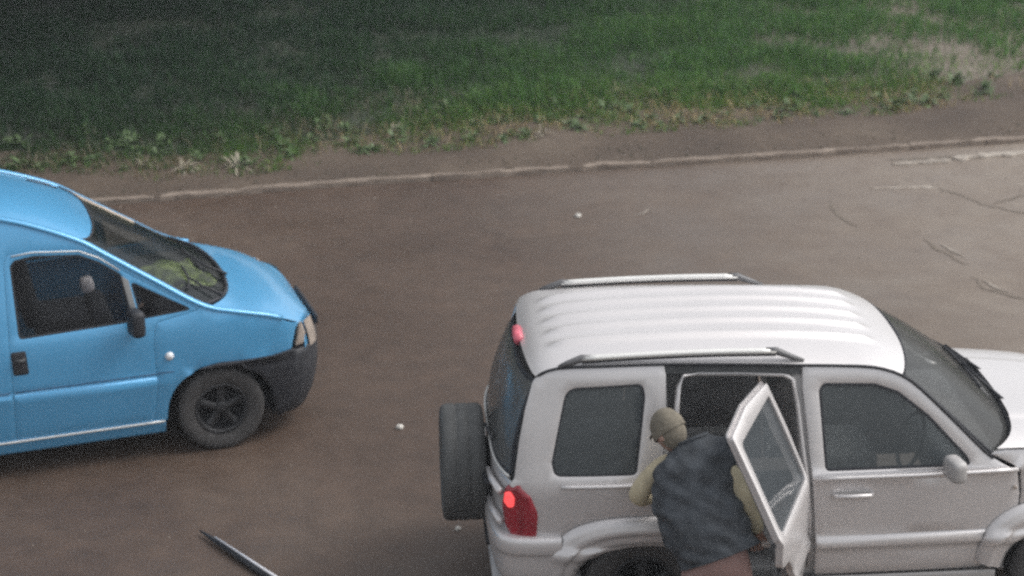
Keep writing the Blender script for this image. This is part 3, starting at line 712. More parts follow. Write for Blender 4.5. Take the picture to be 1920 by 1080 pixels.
# gutters: dark strip between roof and doors
for s in (-1, 1):
    tube('roof_gutter', car, M['black'], [Vector((x_, s*(JW(x_, JEf(x_))+.002), JEf(x_)+.004)) for x_ in np.linspace(-.62, 2.12, 50)], .009, 6)
# door opening header band (dark) above the open door
panel('door_header', car, M['grey_plastic'], [(.14, 1.705), (.95, 1.675), (.95, 1.719), (.5, 1.738), (.14, 1.750)], JS, (), .08, .03, 0, .001, -.012)
# opening inner flange and pillars
def fl(p, dy): return JS(*p)+Vector((0, dy, 0))
op_path = [(.16, .93), (.165, 1.10), (.20, 1.45), (.215, 1.62), (.25, 1.680), (.33, 1.692), (.6, 1.683), (.85, 1.668), (.905, 1.64), (.93, 1.50), (.965, 1.2), (.985, 1.05), (1.01, .8), (1.02, .46)]
tube('door_seal', car, M['silver'], [fl(p, .03) for p in op_path], .017, 6)
grid('b_pillar', car, M['silver_low'], lambda u_, v_: fl((lin(v_, [(0, 1.02), (.5, .985), (1, .93)])+(.075*u_-.03), .40+1.30*v_), .035), 3, 14)
grid('c_pillar', car, M['trim_grey'], lambda u_, v_: fl((.105+.05*u_, .92+.78*v_), .045+.05*u_), 3, 12)
# --- roof rails
def rail(s):
    P = [Vector((x_, s*(.648+.0*x_), 1.800+.022*math.sin(math.pi*min(1, max(0, (x_+.55)/1.75))))) for x_ in np.linspace(-.36, .80, 14)]
    rr = tube('roof_rail', car, M['chrome'], P, .024, 10, (1.0, .75))
    tube('rail_underside', rr, M['black'], [p+Vector((0, 0, -.024)) for p in P], .010, 6)
    tube('rail_foot', rr, M['foot'], [Vector((-.50, s*.655, 1.762)), Vector((-.44, s*.652, 1.782)), P[0]+Vector((0, 0, .0)), P[0]+Vector((.05, 0, -.002))], [.010, .018, .024, .022], 8)
    tube('rail_foot', rr, M['foot'], [P[-1]+Vector((-.06, 0, 0)), P[-1], Vector((.89, s*.652, 1.778)), Vector((.97, s*.655, 1.75))], [.022, .024, .018, .010], 8)
    if s > 0: tag(rr, 'far roof rail standing clear of the roof edge')
    return rr
rail(-1); rail(1)
tube('centre_brake_light', car, M['red_pale'], [Vector((-.690, -.10, 1.712)), Vector((-.695, 0, 1.716)), Vector((-.690, .10, 1.712))], .030, 10, (1.1, 1.0))
rbox('brake_light_housing', car, M['black'], (-.67, 0, 1.69), (.04, .30, .04), .012)
# --- windscreen
def ws_fn(u_, v_):
    t = -1+2*u_; at_ = abs(t)
    xh = 1.672-.085*at_**2-.02*at_**8; xb = 2.325-.06*at_**2-.13*at_**8
    x_ = xh+(xb-xh)*v_
    zh = JZ(1.665)-.006; zb = 1.238
    # edge follows the pillar
    xe_h, xe_b = 1.585, 2.13
    xe = xe_h+(xe_b-xe_h)*v_; ze = JEf(xe)+.006
    zc = zh+(zb-zh)*v_+.035*math.sin(math.pi*v_)
    we = JW(xe, ze)-.012
    z = zc+(ze-zc)*at_**3.0
    return Vector((x_, t*we, z))
grid('windscreen', car, M['glass_grey'], ws_fn, 40, 24)
for s in (0, 1):
    tube('windscreen_edge', car, M['black'], [ws_fn(.5+(.495 if s else -.495), v_)+Vector((0, 0, .002)) for v_ in np.linspace(0, 1, 16)], .012, 6)
tube('windscreen_base', car, M['black'], [ws_fn(u_, 1)+Vector((.008, 0, .004)) for u_ in np.linspace(0, 1, 30)], .014, 6)
tube('windscreen_header', car, M['black'], [ws_fn(u_, 0)+Vector((.004, 0, .004)) for u_ in np.linspace(.01, .99, 30)], .007, 6)
def wiper(par, fn, u0, v0, u1, v1, u2, v2, hgt=.03):
    w1 = tube('wiper', par, M['black'], [fn(u0, v0)+Vector((.03, 0, .02)), fn((u0+u1)/2, (v0+v1)/2)+Vector((.0, 0, hgt)), fn(u1, v1)+Vector((0, 0, hgt))], [.014, .010, .008], 6)
    tube('wiper_blade', w1, M['black'], [fn(u1+(u2-u1)*t, v1+(v2-v1)*t)+Vector((0, 0, .012)) for t in np.linspace(-1, 1, 9)], .009, 6)
wiper(car, ws_fn, .36, 1.0, .52, .74, .68, .66)
wiper(car, ws_fn, .66, 1.0, .80, .80, .93, .70)
# --- bonnet
def bn_fn(u_, v_):
    t = -1+2*u_; at_ = abs(t)
    xb = 2.338-.06*at_**2-.14*at_**8; xf = 3.36-.08*at_**2; x_ = xb+(xf-xb)*v_
    e = HZ(x_); z = e+.062*(1-at_**5)*(1-.3*v_)
    if at_ < .62: z += .012*min(1, (.62-at_)/.05)
    return Vector((x_, t*(JW(x_, 1.1)-.012), z))
grid('bonnet', car, M['silver'], bn_fn, 60, 24)
grid('cowl', car, M['black'], lambda u_, v_: Vector((2.02+.30*v_, (-1+2*u_)*.78, 1.09)), 4, 2)
# --- nose
nose = grid('nose_panel', car, M['silver'], lambda u_, v_: Vector((3.36-.08*(2*u_-1)**2+.02*math.sin(v_*3.1), (-1+2*u_)*(JW(3.28, .95)-.01), .60+.36*v_)), 24, 8)
for k in range(7):
    rbox('grille_slot', nose, M['black'], (3.375-.01*abs(k-3)*.3, (k-3)*.095, .85), (.02, .045, .16), .01)
for s in (-1, 1):
    hl = lathe('headlight', car, M['lens'], [(.0005, .04), (.06, .035), (.095, .015), (.10, -.03)], (3.35, s*.56, .86), 'x', 28)
    lathe('headlight_rim', hl, M['silver'], [(.10, -.01), (.115, .01), (.125, -.03)], (3.35, s*.56, .86), 'x', 28)
def bumper(nm, path, prof, m, par):
    n = len(path); pts = [Vector(p) for p in path]
    def fn(u_, v_):
        f_ = u_*(n-1); i = min(int(f_), n-2); t = f_-i; p = pts[i].lerp(pts[i+1], t)
        tn = (pts[min(i+1, n-1)]-pts[i]).lerp(pts[min(i+2, n-1)]-pts[min(i+1, n-2)], t) if i+2 < n else pts[i+1]-pts[i]
        tn.normalize(); q = Vector((tn.y, -tn.x))
        k = v_*(len(prof)-1); j = min(int(k), len(prof)-2); s_ = k-j
        of = prof[j][0]*(1-s_)+prof[j+1][0]*s_; z = prof[j][1]*(1-s_)+prof[j+1][1]*s_
        return Vector((p.x+q.x*of, p.y+q.y*of, z))
    return recalc(grid(nm, par, m, fn, (n-1)*4, (len(prof)-1)*2))
def smooth_path(cp, k=6):
    o = []; n = len(cp)
    for i in range(n-1):
        p0, p1, p2, p3 = cp[max(0, i-1)], cp[i], cp[i+1], cp[min(n-1, i+2)]
        for j in range(k):
            t = j/k; o.append(tuple(.5*((2*p1[d])+(-p0[d]+p2[d])*t+(2*p0[d]-5*p1[d]+4*p2[d]-p3[d])*t*t+(-p0[d]+3*p1[d]-3*p2[d]+p3[d])*t**3) for d in (0, 1)))
    o.append(cp[-1]); return o
BP = [(-.50, .885), (-.68, .88), (-.82, .845), (-.89, .75), (-.92, .5), (-.93, 0), (-.92, -.5), (-.89, -.75), (-.82, -.845), (-.68, -.88), (-.50, -.885)]
BPf = [(x_, y_) for x_, y_ in smooth_path(BP)]
PR = [(-.10, .745), (-.03, .742), (-.008, .732), (.0, .712), (.004, .66), (.0, .635), (-.012, .622), (-.014, .60), (-.016, .50), (-.03, .44), (-.07, .40)]
_t = Vector(BPf[1])-Vector(BPf[0]); sgn = 1
if Vector((_t.y, -_t.x)).y < 0: sgn = -1
rb = bumper('rear_bumper', BPf, [(sgn*a, z) for a, z in PR], M['silver'], car)
rbox('tow_bar', rb, M['black'], (-.88, 0, .42), (.08, .5, .08), .02)
FP = [(3.14, -.83), (3.26, -.80), (3.36, -.68), (3.43, -.35), (3.45, 0), (3.43, .35), (3.36, .68), (3.26, .80), (3.14, .83)]
FPf = smooth_path(FP); _t = Vector(FPf[1])-Vector(FPf[0]); sgn = 1
if Vector((_t.y, -_t.x)).y > 0: sgn = -1
bumper('front_bumper', FPf, [(sgn*a, z-.06) for a, z in PR], M['silver_low'], car)
# --- spare wheel on the gate
sp = raw('spare_wheel', [(-1.05, 0, .858), (-1.05, .001, .858), (-1.05, 0, .859)], [], None, car)
R_ = .372; H_ = .138
lathe('tyre', sp, M['spare'], [(.20, -H_*.7), (.22, -H_*.95), (R_*.84, -H_), (R_*.94, -H_*.95), (R_*.985, -H_*.84), (R_, -H_*.66), (R_, -H_*.36), (R_*.985, -H_*.33), (R_*.985, -H_*.25), (R_, -H_*.22), (R_, H_*.22), (R_*.985, H_*.25), (R_*.985, H_*.33), (R_, H_*.36), (R_, H_*.66), (R_*.985, H_*.84), (R_*.94, H_*.95), (R_*.84, H_), (.2, H_*.8)], (-1.05, 0, .858), 'x', 64)
lathe('rim', sp, M['rim'], [(.0005, -H_*.5), (.06, -H_*.5), (.08, -H_*.3), (.17, -H_*.35), (.195, -H_*.8), (.205, -H_*.8)], (-1.05, 0, .858), 'x', 32)
tube('carrier', sp, M['black'], [Vector((-1.0, 0, .858)), Vector((-.88, 0, .858))], [.13, .16], 14)
# --- wheels and dark wells
for x_ in (0, 2.65):
    for s in (-1, 1):
        wheel(car, x_, s*.74, .362, .225, s, .205, M['rubber'], M['rim_dark'])
    for s in (-1, 1):
        def wf(u_, v_, s=s, x_=x_):
            a = math.pi*(1.06-1.12*u_); return Vector((x_+.44*math.cos(a), s*(.80-.42*v_), .36+.32*math.sin(a)))
        grid('wheel_well', car, M['arch_dark'], wf, 20, 3)
        grid('well_wall', car, M['arch_dark'], lambda u_, v_, s=s, x_=x_: Vector((x_-.46+.92*u_, s*.42, .22+.55*v_)), 2, 2)
# --- floor, lining, seats, dashboard
rbox('floor_pan', car, M['interior'], (1.2, 0, .34), (4.2, 1.36, .10), .03)
rbox('boot_trim', car, M['interior'], (-.35, 0, .62), (.85, 1.22, .50), .06)
rbox('engine_bay', car, M['arch_dark'], (2.85, 0, .72), (.75, .76, .5), .05)
mi = rbox('door_mirror', fd, M['silver_low'], (1.84, -.975, 1.15), (.10, .17, .14), .045, ('Z', .2), 4)
tube('mirror_arm', mi, M['black'], [Vector((1.88, -.84, 1.11)), Vector((1.86, -.93, 1.13))], [.03, .025], 8)
rbox('dashboard', car, M['interior'], (2.02, 0, .98), (.42, 1.40, .26), .09, seg=4)
tube('steering_wheel', car, M['black'], [Vector((1.74+.06*math.sin(a), -.36+.18*math.cos(a), 1.06+.17*math.sin(a))) for a in np.linspace(0, 2*math.pi, 25)], .014, 6)
def seat(par, x_, y_, z_, wd, hgt=.62, m=None, hr=None, nm='seat'):
    m = m or M['seat']
    s_ = rbox(nm, par, m, (x_, y_, z_), (.52, wd, .17), .07, seg=4)
    rbox('backrest', s_, m, (x_-.30, y_, z_+hgt*.55), (.16, wd*.96, hgt), .07, (('Y'), -.22), 4) if False else None
    b = rbox('backrest', s_, m, (0, 0, 0), (.15, wd*.96, hgt), .065, ('Y', -.2), 4); b.location = (x_-.31, y_, z_+hgt*.52)
    n_ = 1 if wd < .7 else 3
    for k in range(n_):
        h = rbox('headrest', s_, hr or m, (0, 0, 0), (.10, .25, .18) if hr is None else (.10, .13, .11), .05, ('Y', -.15), 4); h.location = (x_-.40, y_+(k-(n_-1)/2)*wd/3, z_+hgt+.13)
    return s_
seat(car, 1.42, -.38, .66, .52); seat(car, 1.42, .38, .66, .52); seat(car, .52, 0, .68, 1.28, .6, nm='rear_seat')
# --- mirror image parts for the far side
for o_ in (qp, at, at2, wg, fd, tl):
    mirror_tree(o_)
# far rear door, shut
rdo = rpoly([(.10, 1.12, .05), (.135, 1.5, .2), (.14, 1.745, .03), (.5, 1.74, .1), (.95, 1.72, .03), (.975, 1.307, .1), (1.0, 1.087, .1), (1.025, .85), (1.045, .60), (1.05, .40), (.60, .40, .05), (.58, .55, .05), (.50, .72, .1), (.36, .83, .1), (.085, .87, .03)], .02, .06)
rdw = rpoly([(.20, 1.115, .04), (.235, 1.63, .06), (.875, 1.60, .05), (.93, 1.115, .04)], .04, .06)
far = panel('rear_door', car, M['silver'], rdo, JS, [rdw], .08, .04, .004)
panel('door_trim', far, M['interior'], rpoly([(.16, .45), (.16, 1.06), (.98, 1.06), (1.02, .45)], .05, .1), lambda x, z: Vector((x, -JW(x, z)+.06, z)), (), .1, .02, 0, .004, flip=-1)
panel('window_glass', far, M['glass_side'], inset(rdw, -.006), JS, (), .12, .01, 0, 0, -.010, skirt=False)
far.data.transform(Matrix.Diagonal((1, -1, 1, 1))); far.data.flip_normals()
for c_ in [q for q in bpy.data.objects if q.parent == far]: c_.data.transform(Matrix.Diagonal((1, -1, 1, 1))); c_.data.flip_normals()
# --- the open near rear door: built shut in its own frame, then swung about its hinge
HNG = Vector((1.0, -.86, 0)); TH = R(68)
ndo = rpoly([(.12, 1.10, .06), (.145, 1.40, .3), (.165, 1.665, .03), (.50, 1.712, .1), (.90, 1.70, .02), (.945, 1.45, .2), (.985, 1.09, .05), (1.0, .85), (1.0, .60), (1.0, .42), (.60, .41, .05), (.58, .55, .08), (.50, .72, .12), (.36, .84, .12), (.14, .90, .05)], .02, .05)
ndw = rpoly([(.185, 1.095, .05), (.232, 1.60, .04), (.86, 1.64, .03), (.945, 1.095, .04)], .04, .05)
def lean(x, z): return (.095+.07*min(1, max(0, (.88-x)/.75)))*max(0, z-1.09)/.61
def JS0(x, z): return Vector((x, -JW(x, z)+lean(x, z), z))
rd = panel('rear_door', car, M['silver'], ndo, JS0, [ndw], .06, .04, .0); tag(rd, 'rear door standing open towards the camera')
rgl = panel('window_glass', rd, M['glass_door'], inset(ndw, -.006), JS0, (), .10, .01, 0, 0, -.02, skirt=False)
panel('window_seal', rd, M['black'], inset(ndw, -.002), JS0, [inset(ndw, .016)], .08, .02, 0, .001, -.055, flip=1)
def JI(x, z): return Vector((x, -JW(x, z)+.050+lean(x, z), z))
inn = panel('inner_frame', rd, M['silver'], ndo, JI, [ndw], .06, .014, 0, .006, 0, flip=-1)
trm = rpoly([(.20, 1.04, .05), (.93, 1.04, .04), (.95, .50, .05), (.68, .48, .06), (.63, .62, .08), (.52, .80, .1), (.38, .92, .1), (.21, .955, .04)], .04, .05)
def JI2(x, z):
    k = .0
    if z < .93: k = .018*min(1, (.93-z)/.05)
    return Vector((x, -JW(x, z)+.092+k, z))
tr_ = panel('door_trim', rd, M['trim_grey'], trm, JI2, (), .05, .03, 0, .008, 0, flip=-1, lines=[[(.24, .93), (.9, .93)]])
rbox('armrest', tr_, M['headliner'], (.62, -.71, .90), (.42, .07, .05), .02, seg=3)
tube('pull_handle', tr_, M['black'], [Vector((.78, -.74, .97)), Vector((.80, -.70, .975)), Vector((.88, -.70, .975)), Vector((.90, -.74, .97))], .012, 6)
lathe('speaker', tr_, M['grey_plastic'], [(.0005, .0), (.07, .004), (.082, .012), (.09, -.005)], (.80, -.735, .62), 'y', 24)
rbox('door_pocket', tr_, M['silver'], (.76, -.725, .50), (.32, .05, .09), .02, seg=3)
tube('belt_ledge', tr_, M['silver'], [Vector((x_, -JW(x_, 1.06)+.085, 1.065)) for x_ in np.linspace(.20, .95, 8)], .020, 8)
rbox('door_latch', rd, M['grey_plastic'], (.155, -.80, .99), (.02, .035, .10), .006)
Mx = Matrix.Translation(HNG) @ Matrix.Rotation(TH, 4, 'Z') @ Matrix.Translation(-HNG)
def xf(o_):
    o_.data.transform(Mx)
    for c_ in [q for q in bpy.data.objects if q.parent == o_]: xf(c_)
xf(rd)

# ================================================================== BLUE VAN (front axle at x = 0 in its own frame)
VX, VY, VPS = -2.965, 3.009, .2622
van = thing('blue_van', 'sky blue panel van with black bumper and dark wheels leaving at the left edge', 'van', (VX, VY, 0), VPS)
VWZ = [(.12, .80), (.22, .84), (.35, .868), (.655, .905), (.665, .885), (.69, .89), (.95, .88), (1.06, .862), (1.10, .85), (1.2, .832), (1.75, .705), (1.9, .655), (1.98, .60)]
def VW(x, z):
    w_ = lin(z, VWZ)
    if x > -.2: w_ -= (x+.2)**2*.14
    if x > .5: w_ -= (x-.5)**2*1.2
    return w_
def VS(x, z): return Vector((x, -VW(x, z), z))
VE = [(-3.6, 1.80), (-3.3, 1.89), (-2.6, 1.93), (-1.9, 1.935), (-1.6, 1.925), (-1.44, 1.900), (-1.229, 1.832), (-.913, 1.694), (-.738, 1.576), (-.42, 1.358), (-.075, 1.130), (.178, 1.056), (.42, .985), (.603, .905), (.66, .86)]
def VEf(x): return interp(x, VE)
ax = [p for p in sup(0, .31, .405, .39, 2.3, math.pi, 0, 30) if p[1] > .25]
side_o = rpoly([(-3.58, .35, .05), (-3.62, 1.0, .1), (-3.55, 1.78, .05)]+[(x_, VEf(x_)-.006, .0) for x_ in np.linspace(-3.4, .60, 40)]+[(.640, .90, .02), (.60, .86, .03), (.57, .76, .05), (.555, .71, .02), (.40, .685, .02)]+[(*p, 0) for p in ax[::-1] if p[1] > .30 and p[0] < .37]+[(-.45, .27, .02), (-2.40, .27, .01)]+[(*p, 0) for p in sup(-2.82, .31, .40, .39, 2.3, 0, math.pi, 24)]+[(-3.25, .30, .02)], .01, .07)
door_o = rpoly([(-1.50, .31, .03), (-1.485, 1.03, .2), (-1.46, 1.60, .1), (-1.43, 1.668, .04), (-1.25, 1.683, .1), (-.93, 1.652, .15), (-.79, 1.585, .1), (-.58, 1.43, .1), (-.115, 1.125, .015), (-.44, 1.07, .05), (-.47, .9, .1), (-.46, .60, .1), (-.50, .31, .03)], .03, .06)
vl = []
for z_ in (.690, .667, .655):
    vl += [[(-3.5, z_), (-1.52, z_)]]
vs = panel('side_panel', van, M['blue'], side_o, VS, [inset(door_o, .001)], .09, .04, 0, .002, lines=vl+[[(-.42, .690), (-.38, .690)]])
vwin = rpoly([(-1.41, 1.075, .03), (-1.415, 1.59, .05), (-1.38, 1.622, .03), (-1.25, 1.640, .1), (-.93, 1.612, .12), (-.80, 1.548, .1), (-.655, 1.445, .03), (-.60, 1.10, .03)], .03, .05)
vq = rpoly([(-.590, 1.385, .02), (-.545, 1.11, .02), (-.17, 1.135, .015)], .015, .04)
dl = [[(-1.48, z_), (-.47, z_)] for z_ in (.690, .667, .655)]
vd = panel('front_door', van, M['blue'], door_o, VS, [vwin, vq], .07, .045, .003, rnd=.002, lines=dl)
tube('crease_line', vd, M['blue_dark'], [VS(x_, .687)+Vector((0, .001, 0)) for x_ in np.linspace(-1.48, -.47, 10)], .006, 6)
tube('crease_line', vs, M['blue_dark'], [VS(x_, .687)+Vector((0, .001, 0)) for x_ in np.linspace(-3.3, -1.51, 10)], .006, 6)
tube('crease_line', vs, M['blue_dark'], [VS(x_, .69)+Vector((0, .001, 0)) for x_ in np.linspace(-.46, -.34, 4)], .006, 6)
panel('window_glass', vd, M['glass_van'], inset(vwin, -.006), VS, (), .12, .01, 0, 0, -.014, skirt=False)
panel('quarter_glass', vd, M['glass_van'], inset(vq, -.006), VS, (), .12, .01, 0, 0, -.012, skirt=False)
panel('window_seal', vd, M['black'], inset(vwin, -.004), VS, [inset(vwin, .012)], .1, .02, 0, .001, -.004)
panel('window_seal', vd, M['black'], inset(vq, -.004), VS, [inset(vq, .010)], .1, .02, 0, .001, -.004)
tube('window_rail', vd, M['chrome'], [VS(x_, z_)+Vector((0, -.002, 0)) for x_, z_ in ((-1.40, 1.655), (-1.25, 1.667), (-.93, 1.640), (-.80, 1.580), (-.66, 1.475))], .006, 6)
panel('division_bar', vd, M['rim'], [(-.655, 1.44), (-.60, 1.10), (-.553, 1.10), (-.600, 1.40)], VS, (), .1, .01, .004, .001, .004)
hd = panel('handle_recess', vd, M['black'], rpoly([(-1.475, .815), (-1.480, .99), (-1.375, .99), (-1.365, .815)], .02, .04), VS, (), .05, .01, 0, .004, .006)
tube('handle', hd, M['grey_plastic'], [VS(-1.46, .93)+Vector((0, -.012, 0)), VS(-1.42, .93)+Vector((0, -.03, 0)), VS(-1.385, .93)+Vector((0, -.012, 0))], .012, 6)
# lower rubbing line and sill
tube('sill_edge', van, M['chrome'], [VS(x_, .295)+Vector((0, -.006, 0)) for x_ in np.linspace(-2.40, -.43, 16)], .009, 6)
grid('sill', van, M['blue'], lambda u_, v_: Vector((-2.40+1.98*u_, -lin(v_, [(0, .84), (.2, .845), (.7, .82), (1, .70)]), lin(v_, [(0, .285), (.2, .27), (.7, .19), (1, .17)]))), 14, 10)
ind = lathe('side_indicator', van, M['lens_white'], [(.0005, -.022), (.02, -.018), (.032, -.004), (.034, .01)], (-.364, -VW(-.364, .811), .811), 'y', 16)
# mirror
mr_ = rbox('door_mirror', van, M['black'], (-.60, -.99, 1.14), (.10, .16, .20), .045, ('Z', .25), 4)
mr_.data.transform(Matrix.Translation((-.0, 0, 0)))
tube('mirror_arm', mr_, M['black'], [Vector((-.57, -.86, 1.06)), Vector((-.59, -.95, 1.06))], [.035, .03], 8)
# top surfaces
def VZ(x): return interp(x, [(-3.62, 1.82), (-3.3, 1.95), (-2.6, 2.0), (-1.9, 2.0), (-1.5, 1.965), (-1.2, 1.888), (-.95, 1.788), (-.76, 1.680), (-.30, 1.395), (0, 1.21), (.20, 1.095), (.42, 1.045), (.62, .965), (.765, .855), (.83, .76)])
def vtop(x, t):
    at_ = min(1, abs(t)); xe = x if x < .62 else .62
    e = VEf(min(x, .64)); w_ = VW(x, e)
    return Vector((x, t*w_, e+(VZ(x)-e)*(1-at_**2.6)))
def vroof(u_, v_):
    t = -1+2*u_; xh = -.765-.11*abs(t)**2.5-.05*abs(t)**10; return vtop(-3.62+(xh+3.62)*v_, t*.985)
def vscreen(u_, v_):
    t = -1+2*u_; xh = -.755-.11*abs(t)**2.5-.05*abs(t)**10; xb = .20-.13*abs(t)**2-.16*abs(t)**5
    p = vtop(xh+(xb-xh)*v_, t*.955); return p
def vbon(u_, v_):
    t = -1+2*u_; xb = .215-.13*abs(t)**2-.14*abs(t)**5; xf = .82-.09*t*t-.10*abs(t)**4; return vtop(xb+(xf-xb)*v_, t*.975)
grid('roof', van, M['blue'], vroof, 40, 60)
grid('headliner', van, M['headliner'], lambda u_, v_: vroof(.04+.92*u_, .02+.95*v_)+Vector((0, 0, -.04)), 12, 20)
grid('windscreen', van, M['glass_screen'], lambda u_, v_: vscreen(u_, v_)+Vector((0, 0, -.006)), 40, 24)
grid('bonnet', van, M['blue'], vbon, 50, 30)
for s in (0, 1):
    tube('pillar_trim', van, M['blue'], [vtop(x_, (1 if s else -1)*.975)+Vector((0, 0, .004)) for x_ in np.linspace(-3.3, .50 if not s else .1, 80)], .026, 8, (1.25, .8))
    tube('roof_seam', van, M['black'], [vtop(x_, (1 if s else -1)*.93)+Vector((0, 0, .001)) for x_ in np.linspace(-3.3, -.95, 30)], .007, 6)
tube('windscreen_base', van, M['black'], [vscreen(u_, 1)+Vector((.006, 0, .0)) for u_ in np.linspace(.01, .99, 40)], .016, 6)
tube('windscreen_header', van, M['black'], [vscreen(u_, 0)+Vector((0, 0, .002)) for u_ in np.linspace(.01, .99, 40)], .010, 6)
for s in (.012, .988):
    tube('windscreen_edge', van, M['black'], [vscreen(s, v_)+Vector((0, 0, .002)) for v_ in np.linspace(0, 1, 16)], .012, 6)
tube('screen_trim', van, M['wood'], [vscreen(.965, v_)+Vector((0, 0, -.02)) for v_ in np.linspace(.0, .62, 14)], .028, 8)
wiper(van, vscreen, .42, 1.0, .50, .78, .62, .74, .02)
wiper(van, vscreen, .10, 1.0, .17, .72, .28, .66, .02)
tube('roof_mark', van, M['black'], [vtop(x_, .62)+Vector((0, 0, .004)) for x_ in np.linspace(-1.15, -.93, 6)], .008, 6)
# nose
def vnose(u_, v_):
    t = -1+2*u_; z = .66+.19*(1-v_)-.0*t; xx = .82-.09*t*t-.10*abs(t)**4+.05*v_
    p = vbon(u_, 1); return Vector((p.x+.045*math.sin(v_*1.5), p.y*(1+.01*v_), p.z+(.66-p.z)*v_))
nz_ = grid('nose_panel', van, M['blue'], vnose, 40, 8)
gr_ = rbox('grille', nz_, M['black'], (.86, 0, .74), (.03, .70, .08), .012, seg=2)
def vlight(s):
    def fn(u_, v_):
        uu = .035+.11*u_; p = vnose(uu, .05+.90*v_); q = Vector((.025*math.sin(math.pi*u_)+.012, -.018, 0)); p = p+q
        return Vector((p.x, p.y*(-1 if s > 0 else 1), p.z))
    return grid('headlight', van, M['lens'], fn, 14, 10)
vlight(-1); vlight(1)
corner = panel('side_lamp', van, M['lens'], rpoly([(.648, .905, .01), (.628, .875, .02), (.612, .79, .03), (.590, .725, .01), (.66, .725, .02), (.68, .80, .03)], .02, .03), VS, (), .04, .02, 0, .004, .008)
VB = smooth_path([(.46, -.835), (.56, -.81), (.65, -.755), (.75, -.62), (.82, -.42), (.86, -.2), (.875, 0), (.86, .2), (.82, .42), (.75, .62), (.65, .755), (.56, .81), (.46, .835)])
_t = Vector(VB[1])-Vector(VB[0]); sgn = 1
if Vector((_t.y, -_t.x)).y > 0: sgn = -1
bumper('front_bumper', VB, [(sgn*a, z) for a, z in [(-.06, .70), (0, .695), (.015, .68), (.02, .64), (.022, .50), (.012, .40), (-.02, .28), (-.07, .18), (-.14, .16)]], M['black'], van)
grid('bumper_end', van, M['black'], lambda u_, v_: Vector((lin(v_, [(0, .10), (1, .38)])+.0*u_+.30*u_*(1-v_*.1), -(.872-.03*u_), .705-.02*(1-v_)-.0*u_-(.32*u_ if False else 0))), 2, 2) if False else None
panel('arch_filler', van, M['black'], rpoly([(-.20, .685, .01), (0, .712, .05), (.20, .700, .05), (.40, .695, .03), (.58, .715, .02), (.60, .45, .05), (.55, .25, .05), (.43, .175, .02), (.395, .30, .02), (.375, .45, .1), (.28, .585, .1), (.15, .660, .05), (0, .685, .05)], .02, .04), VS, (), .04, .06, 0, .006, .03)
for x_ in (0, -2.82):
    for s in (-1, 1):
        wheel(van, x_, s*.775, .325, .195, s, .195, M['rubber'], M['rim_dark'])
        def wf2(u_, v_, s=s, x_=x_):
            a = math.pi*(1.08-1.16*u_); return Vector((x_+.40*math.cos(a), s*(.86-.42*v_), .31+.385*math.sin(a)))
        grid('wheel_well', van, M['arch_dark'], wf2, 20, 3)
        grid('well_wall', van, M['arch_dark'], lambda u_, v_, s=s, x_=x_: Vector((x_-.42+.84*u_, s*.44, .18+.54*v_)), 2, 2)
rbox('floor_pan', van, M['arch_dark'], (-1.5, 0, .28), (4.0, 1.50, .12), .03)
rbox('engine_bay', van, M['arch_dark'], (.22, 0, .62), (.85, .80, .55), .05)
rbox('dashboard', van, M['seat_dark'], (-.10, 0, .95), (.60, 1.46, .24), .09, seg=4)
rbox('bulkhead', van, M['seat_dark'], (-1.85, 0, 1.08), (.04, 1.36, 1.5), .01)
grid('rear_face', van, M['blue'], lambda u_, v_: Vector((-3.62+.02*math.sin(v_*3), (-1+2*u_)*(VW(-3.6, .35+1.45*v_)-.005), .33+1.47*v_)), 10, 16)
seat(van, -.46, -.42, .74, .50, .40, m=M['seat_dark'], hr=M['headrest']); seat(van, -.95, .42, .72, .50, .62, m=M['seat_dark'])
tube('steering_wheel', van, M['black'], [Vector((-.22+.08*math.sin(a), -.42+.19*math.cos(a), 1.04+.15*math.sin(a))) for a in np.linspace(0, 2*math.pi, 25)], .015, 6)
for o_ in (vs, vd, mr_, corner): mirror_tree(o_)
# yellow-green cloth added on the dashboard in place of a windscreen reflection
b = bmesh.new(); bmesh.ops.create_grid(b, x_segments=16, y_segments=12, size=.5)
for v in b.verts:
    x_, y_ = v.co.x, v.co.y
    v.co = Vector((x_*.46, y_*.62, .03+.05*noise.noise(Vector((x_*5, y_*4, 1)))+.03*math.cos(x_*9)))
bmesh.ops.solidify(b, geom=b.faces[:], thickness=.012)
me = bpy.data.meshes.new('reflection_cloth'); b.to_mesh(me); b.free(); me.materials.append(M['reflection_green'])
hv = link('reflection_cloth', me); c_, s_ = math.cos(VPS), math.sin(VPS); lx, ly = -.16, .0
hv.location = (VX+c_*lx-s_*ly, VY+s_*lx+c_*ly, 1.085); hv.rotation_euler = (0, 0, VPS+.2)
tag(hv, 'yellow green cloth added behind the van windscreen in place of a reflection', 'cloth')

# ================================================================== PERSON
per = thing('person', 'person in slate vest, straw coloured shirt and khaki cap leaning into the open rear door', 'person', (0, 0, 0))
def skin(name, par, m, verts, edges, radii, root=0, sub=2):
    me = bpy.data.meshes.new(name); me.from_pydata([tuple(v) for v in verts], edges, []); me.update()
    o_ = bpy.data.objects.new(name, me); COL.objects.link(o_); o_.parent = par
    sk = o_.modifiers.new('skin', 'SKIN'); ss = o_.modifiers.new('sub', 'SUBSURF'); ss.levels = sub; ss.render_levels = sub; sk.use_smooth_shade = True
    for i, rr in enumerate(radii): me.skin_vertices[0].data[i].radius = rr if isinstance(rr, tuple) else (rr, rr)
    for i in range(len(verts)): me.skin_vertices[0].data[i].use_root = (i == root)
    me.materials.append(m); return o_
PEL = (.335, -1.44, .90); FEET = [(.16, -1.50, .075), (.52, -1.47, .075)]
HEAD = Vector((.100, -1.12, 1.528)); NECK = (.185, -1.19, 1.41)
